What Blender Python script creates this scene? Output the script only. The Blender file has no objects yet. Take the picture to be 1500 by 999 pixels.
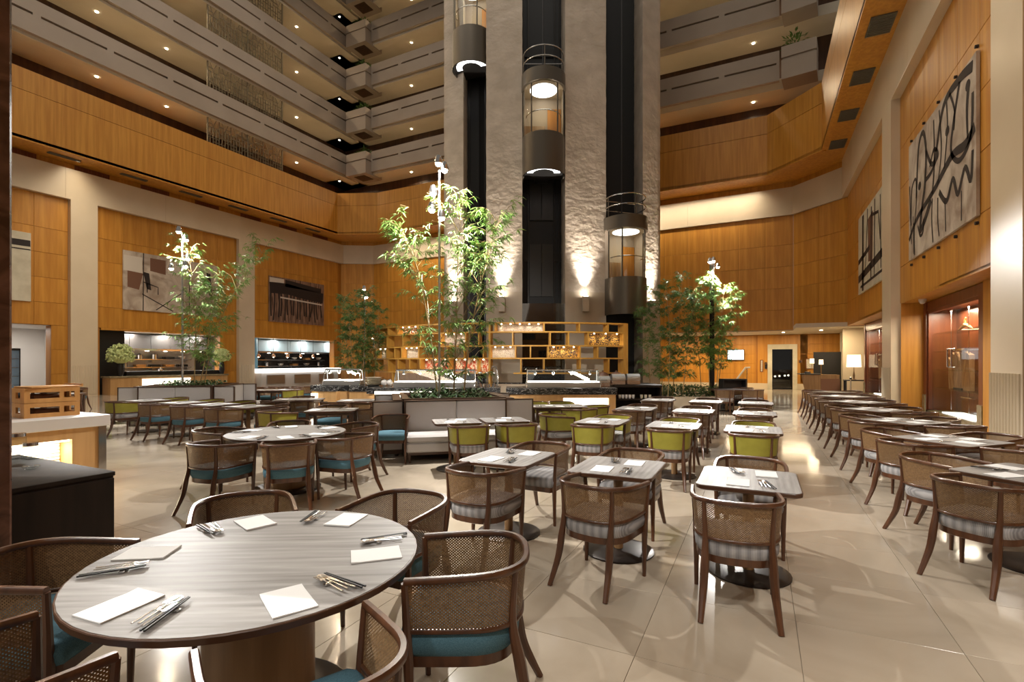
import bpy, bmesh, math, random
from mathutils import Vector, Matrix
R = math.radians
PI = math.pi
rnd = random.Random(7)
scene = bpy.context.scene
C = scene.collection
# ------------------------------------------------------------------ camera, world, exposure
# world axes: x runs across the hall (towards the wall with display cabinets), y runs along the hall
# the camera stands at (0, 0, EYE), turned ANG to the left of +y
ANG = R(26.1); SN, CS = math.sin(ANG), math.cos(ANG)
EYE, FPX = 1.68, 740.0
cd = bpy.data.cameras.new('camera'); cam = bpy.data.objects.new('camera', cd); C.objects.link(cam)
cam.location = (0, 0, EYE); cam.rotation_euler = (R(90), 0, ANG)
cd.sensor_width = 36; cd.sensor_fit = 'HORIZONTAL'; cd.lens = 36 * FPX / 1500; cd.shift_y = (530 - 499.5) / 1500
cd.clip_start = 0.05; cd.clip_end = 300
scene.camera = cam
w = bpy.data.worlds.new('world'); scene.world = w; w.use_nodes = True
w.node_tree.nodes['Background'].inputs[0].default_value = (1.0, 0.91, 0.80, 1)
w.node_tree.nodes['Background'].inputs[1].default_value = 0.22
vs = scene.view_settings
vs.view_transform = 'Standard'; vs.look = 'None'; vs.gamma = 1; vs.use_curve_mapping = False
vs.exposure = -0.08
scene.cycles.max_bounces = 7; scene.cycles.diffuse_bounces = 3; scene.cycles.glossy_bounces = 3
scene.cycles.transparent_max_bounces = 14; scene.cycles.transmission_bounces = 4
scene.cycles.sample_clamp_indirect = 6.0
scene.cycles.caustics_reflective = False; scene.cycles.caustics_refractive = False

def cw(X, Y):                      # metres right of / ahead of the camera -> world x, y
    return (-SN * Y + CS * X, CS * Y + SN * X)

def area_light(name, loc, sx, sy, watts, col, aim=(0, 0, -1), spread=180):
    l = bpy.data.lights.new(name, 'AREA'); l.shape = 'RECTANGLE'; l.size = sx; l.size_y = sy; l.energy = watts; l.color = col
    l.spread = R(spread)
    o = bpy.data.objects.new(name, l); C.objects.link(o); o.location = loc
    o.rotation_euler = Vector(aim).to_track_quat('-Z', 'Y').to_euler()
    return o
def spot_light(name, loc, target, watts, col, deg=50, blend=0.4, rad=0.05):
    l = bpy.data.lights.new(name, 'SPOT'); l.energy = watts; l.color = col; l.spot_size = R(deg); l.spot_blend = blend
    l.shadow_soft_size = rad
    o = bpy.data.objects.new(name, l); C.objects.link(o); o.location = loc
    o.rotation_euler = (Vector(target) - Vector(loc)).to_track_quat('-Z', 'Y').to_euler()
    return o
def point_light(name, loc, watts, col, rad=0.05):
    l = bpy.data.lights.new(name, 'POINT'); l.energy = watts; l.color = col; l.shadow_soft_size = rad
    o = bpy.data.objects.new(name, l); C.objects.link(o); o.location = loc
    return o
# unseen soft fill lights, added high above the hall and behind the camera
area_light('atrium_fill', (-13, 12, 27), 22, 22, 2500, (1.0, 0.92, 0.82))
area_light('rear_fill', cw(0, -5) + (7.5,), 12, 5, 260, (1.0, 0.88, 0.72), aim=cw(0, 1) + (-0.45,))
# unseen strip lights added along the soffit to brighten walls and beams
area_light('soffit_fill', (-28.6, 12.5, 11.0), 0.25, 33, 430, (1.0, 0.84, 0.62), aim=(-0.45, 0, -1), spread=120)
area_light('soffit_fill', (3.0, 11.0, 11.0), 0.25, 31, 210, (1.0, 0.84, 0.62), aim=(0.35, 0, -1), spread=120)
area_light('soffit_fill', (-12.5, 29.7, 11.0), 25, 0.25, 380, (1.0, 0.84, 0.62), aim=(0, 0.45, -1), spread=120)

# ------------------------------------------------------------------ materials
def _nt(name):
    m = bpy.data.materials.new(name); m.use_nodes = True
    nt = m.node_tree; b = nt.nodes['Principled BSDF']
    return m, nt, b
def _coord(nt, scale, kind='Object'):
    tc = nt.nodes.new('ShaderNodeTexCoord'); mp = nt.nodes.new('ShaderNodeMapping')
    mp.inputs['Scale'].default_value = scale
    nt.links.new(tc.outputs[kind], mp.inputs['Vector'])
    return mp.outputs['Vector']
def _ramp(nt, fac, stops):
    r = nt.nodes.new('ShaderNodeValToRGB')
    els = r.color_ramp.elements
    while len(els) < len(stops): els.new(0.5)
    for e, (p, c) in zip(els, stops): e.position = p; e.color = (*c, 1)
    nt.links.new(fac, r.inputs[0])
    return r.outputs[0]
def _vary(nt, col, amount):        # a little brightness difference from piece to piece
    oi = nt.nodes.new('ShaderNodeObjectInfo'); mr = nt.nodes.new('ShaderNodeMapRange')
    mr.inputs[3].default_value = 1 - amount; mr.inputs[4].default_value = 1 + amount
    nt.links.new(oi.outputs['Random'], mr.inputs[0])
    h = nt.nodes.new('ShaderNodeHueSaturation')
    nt.links.new(mr.outputs[0], h.inputs['Value']); nt.links.new(col, h.inputs['Color'])
    return h.outputs[0]
def plain(name, col, rough=0.5, metal=0.0, var=0.0, spec=0.5, coat=0.0):
    m, nt, b = _nt(name)
    b.inputs['Base Color'].default_value = (*col, 1); b.inputs['Roughness'].default_value = rough
    b.inputs['Metallic'].default_value = metal; b.inputs['Specular IOR Level'].default_value = spec
    b.inputs['Coat Weight'].default_value = coat
    if var:
        r = nt.nodes.new('ShaderNodeRGB'); r.outputs[0].default_value = (*col, 1)
        nt.links.new(_vary(nt, r.outputs[0], var), b.inputs['Base Color'])
    return m
def noisy(name, c1, c2, scale=(5, 5, 5), rough=0.5, detail=4, lo=0.35, hi=0.65, bump=0.0, bscale=None, var=0.0, metal=0, dist=0.0, coat=0.0, bdist=0.02, kind='Object'):
    m, nt, b = _nt(name)
    v = _coord(nt, scale, kind)
    n = nt.nodes.new('ShaderNodeTexNoise'); n.inputs['Scale'].default_value = 1; n.inputs['Detail'].default_value = detail
    n.inputs['Distortion'].default_value = dist
    nt.links.new(v, n.inputs['Vector'])
    col = _ramp(nt, n.outputs[0], [(lo, c1), (hi, c2)])
    if var: col = _vary(nt, col, var)
    nt.links.new(col, b.inputs['Base Color'])
    b.inputs['Roughness'].default_value = rough; b.inputs['Metallic'].default_value = metal; b.inputs['Coat Weight'].default_value = coat
    b.inputs['Coat Roughness'].default_value = 0.15
    if bump:
        if bscale:
            n2 = nt.nodes.new('ShaderNodeTexNoise'); n2.inputs['Scale'].default_value = 1; n2.inputs['Detail'].default_value = 8
            nt.links.new(_coord(nt, bscale, kind), n2.inputs['Vector']); src = n2.outputs[0]
        else: src = n.outputs[0]
        bp = nt.nodes.new('ShaderNodeBump'); bp.inputs['Strength'].default_value = bump; bp.inputs['Distance'].default_value = bdist
        nt.links.new(src, bp.inputs['Height']); nt.links.new(bp.outputs[0], b.inputs['Normal'])
    return m
def glow(name, col, strength):
    m, nt, b = _nt(name)
    b.inputs['Base Color'].default_value = (*col, 1)
    b.inputs['Emission Color'].default_value = (*col, 1); b.inputs['Emission Strength'].default_value = strength
    return m
def glass(name, tint=(0.9, 0.93, 0.93), refl=0.12):
    m = bpy.data.materials.new(name); m.use_nodes = True; nt = m.node_tree; nt.nodes.clear()
    out = nt.nodes.new('ShaderNodeOutputMaterial'); mx = nt.nodes.new('ShaderNodeMixShader')
    t = nt.nodes.new('ShaderNodeBsdfTransparent'); g = nt.nodes.new('ShaderNodeBsdfGlossy'); lw = nt.nodes.new('ShaderNodeLayerWeight')
    t.inputs[0].default_value = (*tint, 1); g.inputs['Roughness'].default_value = 0.03
    lw.inputs[0].default_value = 0.5
    pw = nt.nodes.new('ShaderNodeMath'); pw.operation = 'POWER'; pw.inputs[1].default_value = 4
    ma = nt.nodes.new('ShaderNodeMath'); ma.operation = 'MULTIPLY_ADD'; ma.inputs[1].default_value = min(0.5, refl * 4); ma.inputs[2].default_value = refl * 0.3
    nt.links.new(lw.outputs['Facing'], pw.inputs[0]); nt.links.new(pw.outputs[0], ma.inputs[0]); nt.links.new(ma.outputs[0], mx.inputs[0]); nt.links.new(t.outputs[0], mx.inputs[1]); nt.links.new(g.outputs[0], mx.inputs[2])
    nt.links.new(mx.outputs[0], out.inputs[0])
    return m
def cane_mat(name, c1, c2):        # woven cane: two offset grids of round holes, cut through
    m, nt, b = _nt(name)
    tc = nt.nodes.new('ShaderNodeTexCoord')
    def holes(off):
        mp = nt.nodes.new('ShaderNodeMapping'); mp.inputs['Scale'].default_value = (1 / 0.0165, 1 / 0.0140, 1); mp.inputs['Location'].default_value = (off, off, 0)
        nt.links.new(tc.outputs['UV'], mp.inputs['Vector'])
        fr = nt.nodes.new('ShaderNodeVectorMath'); fr.operation = 'FRACTION'; nt.links.new(mp.outputs[0], fr.inputs[0])
        sb = nt.nodes.new('ShaderNodeVectorMath'); sb.operation = 'SUBTRACT'; nt.links.new(fr.outputs[0], sb.inputs[0]); sb.inputs[1].default_value = (0.5, 0.5, 0)
        ln = nt.nodes.new('ShaderNodeVectorMath'); ln.operation = 'LENGTH'; nt.links.new(sb.outputs[0], ln.inputs[0])
        return ln.outputs['Value']
    mn = nt.nodes.new('ShaderNodeMath'); mn.operation = 'MINIMUM'
    nt.links.new(holes(0.0), mn.inputs[0]); nt.links.new(holes(0.5), mn.inputs[1])
    gt = nt.nodes.new('ShaderNodeMath'); gt.operation = 'GREATER_THAN'; gt.inputs[1].default_value = 0.15
    nt.links.new(mn.outputs[0], gt.inputs[0])
    nt.links.new(gt.outputs[0], b.inputs['Alpha'])
    n = nt.nodes.new('ShaderNodeTexNoise'); n.inputs['Scale'].default_value = 60; nt.links.new(tc.outputs['UV'], n.inputs['Vector'])
    nt.links.new(_vary(nt, _ramp(nt, n.outputs[0], [(0.3, c1), (0.7, c2)]), 0.18), b.inputs['Base Color'])
    b.inputs['Roughness'].default_value = 0.45
    bp = nt.nodes.new('ShaderNodeBump'); bp.inputs['Strength'].default_value = 0.6; bp.inputs['Distance'].default_value = 0.003
    nt.links.new(mn.outputs[0], bp.inputs['Height']); nt.links.new(bp.outputs[0], b.inputs['Normal'])
    return m
def stripe_mat(name):              # grey woven seat fabric with fine dark and light stripes
    m, nt, b = _nt(name)
    v = _coord(nt, (1, 1, 1))
    wv = nt.nodes.new('ShaderNodeTexWave'); wv.bands_direction = 'X'; wv.inputs['Scale'].default_value = 5; wv.inputs['Distortion'].default_value = 0.2
    w2 = nt.nodes.new('ShaderNodeTexWave'); w2.bands_direction = 'X'; w2.inputs['Scale'].default_value = 31
    nt.links.new(v, wv.inputs[0]); nt.links.new(v, w2.inputs[0])
    mx = nt.nodes.new('ShaderNodeMath'); mx.operation = 'MULTIPLY_ADD'; mx.inputs[1].default_value = 0.45
    nt.links.new(w2.outputs['Fac'], mx.inputs[0]); 
    hf = nt.nodes.new('ShaderNodeMath'); hf.operation = 'MULTIPLY'; hf.inputs[1].default_value = 0.55
    nt.links.new(wv.outputs['Fac'], hf.inputs[0]); nt.links.new(hf.outputs[0], mx.inputs[2])
    nt.links.new(_ramp(nt, mx.outputs[0], [(0.1, (0.17, 0.165, 0.17)), (0.5, (0.275, 0.265, 0.265)), (0.9, (0.37, 0.355, 0.345))]), b.inputs['Base Color'])
    b.inputs['Roughness'].default_value = 0.9
    return m
def marble_veins(name, base, vein, scale, rough=0.15):
    m, nt, b = _nt(name)
    v = _coord(nt, scale)
    n = nt.nodes.new('ShaderNodeTexNoise'); n.inputs['Scale'].default_value = 1.0; n.inputs['Detail'].default_value = 5; n.inputs['Distortion'].default_value = 2.2
    nt.links.new(v, n.inputs['Vector'])
    nt.links.new(_ramp(nt, n.outputs[0], [(0.44, base), (0.485, base), (0.5, vein), (0.515, base)]), b.inputs['Base Color'])
    b.inputs['Roughness'].default_value = rough
    return m
def floor_mat(name):
    m, nt, b = _nt(name)
    tc = nt.nodes.new('ShaderNodeNewGeometry')
    n = nt.nodes.new('ShaderNodeTexNoise'); n.inputs['Scale'].default_value = 0.9; n.inputs['Detail'].default_value = 8; n.inputs['Distortion'].default_value = 1.2
    nt.links.new(tc.outputs['Position'], n.inputs['Vector'])
    col = _ramp(nt, n.outputs[0], [(0.3, (0.36, 0.30, 0.225)), (0.5, (0.425, 0.358, 0.275)), (0.7, (0.48, 0.41, 0.32))])
    nt.links.new(_vary(nt, col, 0.05), b.inputs['Base Color'])
    b.inputs['Roughness'].default_value = 0.11; b.inputs['Specular IOR Level'].default_value = 0.5
    return m

M = {}
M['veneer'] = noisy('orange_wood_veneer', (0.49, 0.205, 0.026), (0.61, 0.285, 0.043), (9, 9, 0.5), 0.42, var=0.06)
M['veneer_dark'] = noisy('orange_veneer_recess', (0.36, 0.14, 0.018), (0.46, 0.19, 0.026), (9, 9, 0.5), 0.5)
M['stone'] = noisy('cream_stone_cladding', (0.66, 0.555, 0.405), (0.72, 0.61, 0.455), (0.6, 0.6, 0.6), 0.35, var=0.03)
M['plaster'] = noisy('balcony_plaster', (0.36, 0.29, 0.225), (0.41, 0.335, 0.265), (0.4, 0.4, 0.4), 0.8)
M['ceil'] = noisy('corridor_ceiling_paint', (0.62, 0.55, 0.43), (0.68, 0.61, 0.49), (0.5, 0.5, 0.5), 0.8)
M['dark_wood'] = noisy('dark_corridor_wood', (0.045, 0.02, 0.01), (0.075, 0.035, 0.016), (6, 6, 0.5), 0.5)
M['rough_stone'] = noisy('rough_hewn_stone', (0.46, 0.39, 0.31), (0.58, 0.50, 0.41), (1.1, 1.1, 1.6), 0.85, detail=9, bump=0.6, bscale=(3.4, 3.4, 4.6), bdist=0.09)
M['smooth_stone'] = noisy('honed_pier_base', (0.42, 0.34, 0.25), (0.47, 0.39, 0.29), (0.8, 0.8, 0.8), 0.5)
M['shaft'] = plain('black_shaft_lining', (0.004, 0.004, 0.004), 0.5)
M['shaft_metal'] = plain('shaft_rail_metal', (0.03, 0.028, 0.026), 0.35, 0.7)
M['shaft_door'] = plain('shaft_door_grey', (0.035, 0.033, 0.03), 0.4, 0.3)
M['floor'] = floor_mat('polished_cream_marble')
M['joint'] = plain('tile_joint_mortar', (0.24, 0.195, 0.14), 0.7)
M['wood'] = noisy('walnut_chair_frame', (0.052, 0.020, 0.009), (0.098, 0.038, 0.016), (16, 16, 2.0), 0.30, coat=0.25)
M['cane'] = cane_mat('woven_cane', (0.115, 0.062, 0.026), (0.215, 0.125, 0.055))
M['blue'] = noisy('blue_wool_seat', (0.045, 0.115, 0.155), (0.085, 0.185, 0.235), (260, 260, 260), 0.95, bump=0.25, bdist=0.002)
M['stripe'] = stripe_mat('grey_striped_fabric')
M['green'] = noisy('lime_green_leather', (0.235, 0.21, 0.022), (0.29, 0.26, 0.032), (6, 6, 6), 0.5)
M['table'] = noisy('grey_oak_laminate', (0.17, 0.158, 0.148), (0.33, 0.315, 0.30), (26, 1.6, 3), 0.46, detail=7, lo=0.3, hi=0.7)
M['edge'] = plain('dark_table_edge', (0.07, 0.03, 0.014), 0.3)
M['iron'] = plain('dark_cast_base', (0.03, 0.022, 0.018), 0.35, 0.5)
M['drum'] = noisy('drum_veneer', (0.22, 0.12, 0.05), (0.30, 0.17, 0.075), (14, 14, 1.2), 0.4)
M['sofa'] = noisy('pale_grey_upholstery', (0.44, 0.415, 0.40), (0.51, 0.485, 0.47), (240, 240, 240), 0.95, bump=0.2, bdist=0.002)
M['dark_trim'] = plain('dark_walnut_trim', (0.06, 0.03, 0.017), 0.35)
M['paper'] = plain('white_paper', (0.80, 0.80, 0.79), 0.8)
M['steel'] = plain('polished_steel', (0.62, 0.61, 0.60), 0.18, 1.0)
M['brushed'] = plain('brushed_steel', (0.50, 0.50, 0.49), 0.35, 1.0)
M['black'] = plain('matt_black', (0.012, 0.011, 0.011), 0.5)
M['espresso'] = noisy('espresso_cabinet', (0.010, 0.006, 0.004), (0.020, 0.012, 0.008), (8, 8, 1), 0.6)
M['white'] = plain('white_solid_surface', (0.66, 0.63, 0.60), 0.35)
M['oak'] = noisy('light_oak_front', (0.50, 0.29, 0.115), (0.58, 0.35, 0.15), (12, 12, 0.8), 0.4)
M['shelf'] = noisy('golden_oak_shelf', (0.58, 0.30, 0.05), (0.66, 0.36, 0.07), (10, 10, 2), 0.4)
M['crate'] = noisy('orange_pine_crate', (0.52, 0.25, 0.07), (0.62, 0.32, 0.10), (14, 14, 2), 0.5)
M['redwood'] = noisy('red_mahogany', (0.15, 0.038, 0.014), (0.21, 0.06, 0.022), (9, 9, 0.7), 0.3)
M['burgundy'] = noisy('brown_marble', (0.035, 0.014, 0.009), (0.13, 0.062, 0.04), (2.5, 2.5, 3.5), 0.25, detail=8, dist=1.6)
M['greenmarble'] = noisy('olive_marble_plinth', (0.22, 0.18, 0.10), (0.34, 0.28, 0.18), (4, 4, 4), 0.25, detail=7, dist=1)
M['blackmarble'] = marble_veins('black_marble_white_veins', (0.018, 0.018, 0.019), (0.55, 0.55, 0.54), (2.5, 2.5, 9.0), 0.12)
M['leaf'] = noisy('bamboo_leaf', (0.12, 0.26, 0.045), (0.28, 0.43, 0.10), (3, 3, 3), 0.45)
M['leaf_dark'] = noisy('dark_bamboo_leaf', (0.055, 0.135, 0.028), (0.12, 0.23, 0.05), (3, 3, 3), 0.5)  # darker copy of the leaf: the unlit bamboo's shade is in the colour
M['bush'] = noisy('groundcover_leaf', (0.025, 0.075, 0.022), (0.06, 0.15, 0.04), (5, 5, 5), 0.4)
M['stem'] = noisy('bamboo_stem', (0.30, 0.20, 0.08), (0.40, 0.30, 0.13), (4, 4, 9), 0.5)
M['hydrangea'] = noisy('pale_green_hydrangea', (0.42, 0.52, 0.16), (0.72, 0.80, 0.42), (30, 30, 30), 0.8)
M['lamp'] = glow('lamp_glow', (1.0, 0.93, 0.82), 90)
M['bulb'] = glow('downlight_glow', (1.0, 0.86, 0.62), 22)
M['strip'] = glow('light_strip', (1.0, 0.88, 0.66), 7)
M['ring'] = glow('lift_light_ring', (0.95, 0.97, 1.0), 3)
M['shade'] = glow('lampshade_glow', (1.0, 0.80, 0.50), 2.2)
M['backlit'] = glow('backlit_panel', (1.0, 0.93, 0.78), 2.4)
M['coldtray'] = glow('lit_display_tray', (1.0, 0.97, 0.92), 2.0)  # emission makes the white trays and the kitchen slab look lit
for k_ in ('espresso', 'table'): M[k_].node_tree.nodes['Principled BSDF'].inputs['Specular IOR Level'].default_value = 0.22
M['screen'] = glow('television_screen', (0.75, 0.88, 1.0), 2.0)
M['fridge'] = glow('fridge_light', (0.80, 0.92, 1.0), 1.5)
M['glass'] = glass('clear_glass'); M['liftglass'] = glass('lift_glass', (0.80, 0.80, 0.74), 0.2)
M['clearpane'] = glass('cabinet_glass', (0.95, 0.96, 0.95), 0.04)
M['smoke'] = glass('tinted_glass', (0.55, 0.56, 0.55), 0.25)
M['bronze'] = plain('bronze_lift_cladding', (0.13, 0.11, 0.085), 0.36, 0.6)
M['gold'] = plain('gold_trim', (0.55, 0.33, 0.08), 0.3, 0.9)
M['copper'] = plain('copper_pendant', (0.62, 0.36, 0.22), 0.25, 1.0)
M['grille'] = plain('grey_vent_metal', (0.16, 0.145, 0.12), 0.5, 0.4)
M['screenmetal'] = plain('bronze_lattice', (0.17, 0.13, 0.075), 0.5, 0.2)
M['canvas'] = noisy('mottled_canvas', (0.33, 0.25, 0.19), (0.62, 0.54, 0.45), (1.6, 1.6, 1.3), 0.8, detail=8, dist=0.8)
M['canvas_brown'] = noisy('brown_streaked_canvas', (0.10, 0.05, 0.03), (0.36, 0.22, 0.15), (9, 9, 1.0), 0.8, detail=6)
M['canvas_cream'] = noisy('cream_canvas', (0.55, 0.50, 0.38), (0.68, 0.63, 0.50), (2, 2, 2), 0.8)
M['ink'] = plain('black_ink', (0.02, 0.013, 0.012), 0.7)
M['rust'] = plain('rust_ink', (0.18, 0.085, 0.05), 0.8)
M['pale_ink'] = plain('pale_ink', (0.66, 0.60, 0.52), 0.8)
M['tile_blue'] = plain('blue_kitchen_tile', (0.10, 0.24, 0.33), 0.3)
M['hood_blue'] = plain('blue_grey_hood', (0.20, 0.26, 0.29), 0.4)
M['bluewall'] = glow('blue_glow_wall', (0.02, 0.05, 0.35), 0.9)  # wall glows by itself: the blue light is put into the material
M['terracotta'] = plain('brown_glazed_dome', (0.16, 0.075, 0.045), 0.3)
M['cream_china'] = plain('cream_china', (0.62, 0.56, 0.45), 0.4)
M['driftwood'] = noisy('driftwood', (0.34, 0.16, 0.07), (0.55, 0.30, 0.14), (14, 14, 3), 0.8, bump=0.5)
M['decor_gold'] = noisy('gold_leaf_pattern', (0.06, 0.035, 0.03), (0.80, 0.46, 0.08), (11, 11, 11), 0.5, detail=2, lo=0.50, hi=0.56, dist=3.0)
M['decor_pale'] = noisy('pale_leaf_pattern', (0.40, 0.36, 0.30), (0.17, 0.13, 0.10), (12, 12, 12), 0.6, detail=2, lo=0.52, hi=0.6, dist=3.0)
M['decor_red'] = noisy('red_lantern_pattern', (0.58, 0.50, 0.36), (0.42, 0.06, 0.02), (13, 13, 9), 0.6, detail=1, lo=0.48, hi=0.54, dist=1.0)
M['soil'] = plain('planter_soil', (0.03, 0.02, 0.014), 1.0)
M['lacquer'] = plain('lacquered_lamp_foot', (0.20, 0.12, 0.06), 0.3)
M['bin'] = plain('charcoal_laminate', (0.03, 0.026, 0.024), 0.45)
M['notice'] = noisy('printed_notice', (0.66, 0.63, 0.55), (0.42, 0.38, 0.32), (30, 30, 60), 0.6, lo=0.5, hi=0.56)
# ------------------------------------------------------------------ mesh helpers
class MB:
    def __init__(s): s.v = []; s.f = []; s.uv = {}
    def add(s, vs, fs, M4=None):
        o = len(s.v)
        s.v.extend([tuple(M4 @ Vector(p)) for p in vs] if M4 is not None else [tuple(p) for p in vs])
        s.f.extend([tuple(i + o for i in f) for f in fs])
        return s
    def box(s, x0, x1, y0, y1, z0, z1, M4=None):
        v = [(x0, y0, z0), (x1, y0, z0), (x1, y1, z0), (x0, y1, z0), (x0, y0, z1), (x1, y0, z1), (x1, y1, z1), (x0, y1, z1)]
        return s.add(v, [(3, 2, 1, 0), (4, 5, 6, 7), (0, 1, 5, 4), (1, 2, 6, 5), (2, 3, 7, 6), (3, 0, 4, 7)], M4)
    def bbox(s, x0, x1, y0, y1, z0, z1, b=0.01, M4=None):        # box with chamfered edges
        v = []
        for z, k in ((z0, b), (z0 + b, 0), (z1 - b, 0), (z1, b)):
            X0, X1, Y0, Y1 = x0 + k, x1 - k, y0 + k, y1 - k; c = b * 0.8
            v += [(X0 + c, Y0, z), (X1 - c, Y0, z), (X1, Y0 + c, z), (X1, Y1 - c, z), (X1 - c, Y1, z), (X0 + c, Y1, z), (X0, Y1 - c, z), (X0, Y0 + c, z)]
        f = [tuple(range(7, -1, -1)), tuple(range(24, 32))]
        for r in range(3):
            for i in range(8):
                j = (i + 1) % 8; f.append((r * 8 + i, r * 8 + j, r * 8 + 8 + j, r * 8 + 8 + i))
        return s.add(v, f, M4)
    def prism(s, poly, z0, z1, M4=None):
        n = len(poly)
        a = sum(poly[i][0] * poly[(i + 1) % n][1] - poly[(i + 1) % n][0] * poly[i][1] for i in range(n))
        if a < 0: poly = poly[::-1]
        v = [(x, y, z0) for x, y in poly] + [(x, y, z1) for x, y in poly]
        f = [tuple(range(n - 1, -1, -1)), tuple(range(n, 2 * n))] + [(i, (i + 1) % n, n + (i + 1) % n, n + i) for i in range(n)]
        return s.add(v, f, M4)
    def layers(s, outlines, M4=None):   # stacked outlines of equal length [(poly, z)...], capped
        n = len(outlines[0][0]); v = []; f = []
        for poly, z in outlines: v += [(x, y, z) for x, y in poly]
        for r in range(len(outlines) - 1):
            for i in range(n):
                j = (i + 1) % n; f.append((r * n + i, r * n + j, r * n + n + j, r * n + n + i))
        f.append(tuple(range(n - 1, -1, -1))); k = (len(outlines) - 1) * n; f.append(tuple(range(k, k + n)))
        return s.add(v, f, M4)
    def lathe(s, prof, n=20, c=(0, 0, 0), M4=None, a0=0, a1=2 * PI):
        full = abs(a1 - a0 - 2 * PI) < 1e-6; m = n if full else n + 1
        v = []; f = []
        for r, z in prof:
            for i in range(m):
                a = a0 + (a1 - a0) * i / n; v.append((c[0] + r * math.cos(a), c[1] + r * math.sin(a), c[2] + z))
        for k in range(len(prof) - 1):
            for i in range(n):
                j = (i + 1) % m; f.append((k * m + i, k * m + j, k * m + m + j, k * m + m + i))
        if full:
            if prof[0][0] > 1e-6: f.append(tuple(range(n - 1, -1, -1)))
            if prof[-1][0] > 1e-6: k = (len(prof) - 1) * n; f.append(tuple(range(k, k + n)))
        return s.add(v, f, M4)
    def cyl(s, x, y, z0, z1, r, r2=None, n=16): return s.lathe([(r, z0), (r if r2 is None else r2, z1)], n, (x, y, 0))
    def tube(s, path, rad, n=8, closed=False, M4=None, flat=1.0):
        P = [Vector(p) for p in path]; m = len(P); v = []; f = []
        rs = rad if isinstance(rad, (list, tuple)) else [rad] * m
        up0 = None
        for i, p in enumerate(P):
            t = (P[(i + 1) % m] - P[i - 1]) if closed else (P[min(i + 1, m - 1)] - P[max(i - 1, 0)])
            t.normalize()
            if i == 0:
                ref = Vector((0, 0, 1)) if abs(t.z) < 0.9 else Vector((0, 1, 0)); a = t.cross(ref).normalized()
            else: a = (a - t * a.dot(t)).normalized()
            b = a.cross(t).normalized()
            for k in range(n):
                q = 2 * PI * (k + 0.5) / n
                v.append(tuple(p + a * (rs[i] * math.cos(q)) + b * (rs[i] * flat * math.sin(q))))
        for i in range(m if closed else m - 1):
            for k in range(n):
                l = (k + 1) % n; j = (i + 1) % m; f.append((i * n + k, j * n + k, j * n + l, i * n + l))
        if not closed: f.append(tuple(range(n))); f.append(tuple((m - 1) * n + k for k in range(n - 1, -1, -1)))
        return s.add(v, f, M4)
    def sweep(s, path, prof, closed=False):     # path [(x,y,z)] nearly level; prof [(out, up)]
        m = len(path); n = len(prof); v = []; f = []
        for i, p in enumerate(path):
            a = path[(i + 1) % m] if closed else path[min(i + 1, m - 1)]; b = path[i - 1] if closed else path[max(i - 1, 0)]
            tx, ty = a[0] - b[0], a[1] - b[1]; l = math.hypot(tx, ty) or 1; nx, ny = ty / l, -tx / l
            for o, u in prof: v.append((p[0] + nx * o, p[1] + ny * o, p[2] + u))
        for i in range(m if closed else m - 1):
            j = (i + 1) % m
            for k in range(n): l = (k + 1) % n; f.append((i * n + k, i * n + l, j * n + l, j * n + k))
        if not closed: f.append(tuple(range(n - 1, -1, -1))); f.append(tuple((m - 1) * n + k for k in range(n)))
        return s.add(v, f)
    def ball(s, c, r, n=10, k=7, squash=1.0):
        return s.lathe([(max(r * math.sin(PI * i / k), 1e-7), -r * squash * math.cos(PI * i / k)) for i in range(k + 1)], n, c)
    def quad(s, a, b, c, d): return s.add([a, b, c, d], [(0, 1, 2, 3)])
    def mesh(s, name, mat, smooth=40):
        me = bpy.data.meshes.new(name); me.from_pydata(s.v, [], s.f)
        if mat is not None: me.materials.append(mat)
        bm = bmesh.new(); bm.from_mesh(me); bmesh.ops.recalc_face_normals(bm, faces=bm.faces); bm.to_mesh(me); bm.free()
        if smooth:
            me.polygons.foreach_set('use_smooth', [True] * len(me.polygons)); me.set_sharp_from_angle(angle=R(smooth))
        me.update()
        return me
    def build(s, name, mat, parent=None, loc=None, rz=0.0, smooth=40):
        return link(name, s.mesh(name, mat, smooth), parent, loc, rz)
def link(name, me, parent=None, loc=None, rz=0.0):
    o = bpy.data.objects.new(name, me); C.objects.link(o)
    if parent is not None: o.parent = parent
    if loc is not None: o.location = loc
    if rz: o.rotation_euler = (0, 0, rz)
    return o
def tag(o, label, cat, group=None, kind=None):
    o['label'] = label; o['category'] = cat
    if group: o['group'] = group
    if kind: o['kind'] = kind
    return o
def thing(name, label, cat, loc=(0, 0, 0), rz=0.0, group=None):
    o = bpy.data.objects.new(name, None); C.objects.link(o); o.location = loc; o.rotation_euler = (0, 0, rz)
    o.empty_display_size = 0.2
    return tag(o, label, cat, group)
def struct(o, label):
    o['kind'] = 'structure'; o['label'] = label
    return o
def group_empty(name, label, loc=(0, 0, 0), rz=0):
    o = bpy.data.objects.new(name, None); C.objects.link(o); o.location = loc; o.rotation_euler = (0, 0, rz)
    return struct(o, label)
def dup(root, loc, rz, label, group=None):
    r = root.copy(); C.objects.link(r); r.location = loc; r.rotation_euler = (0, 0, rz); r['label'] = label
    if group: r['group'] = group
    for ch in list(KIDS.get(root.name, root.children)):
        c = ch.copy(); C.objects.link(c); c.parent = r
        for g in list(ch.children):
            d = g.copy(); C.objects.link(d); d.parent = c
    return r
KIDS = {}
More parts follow.
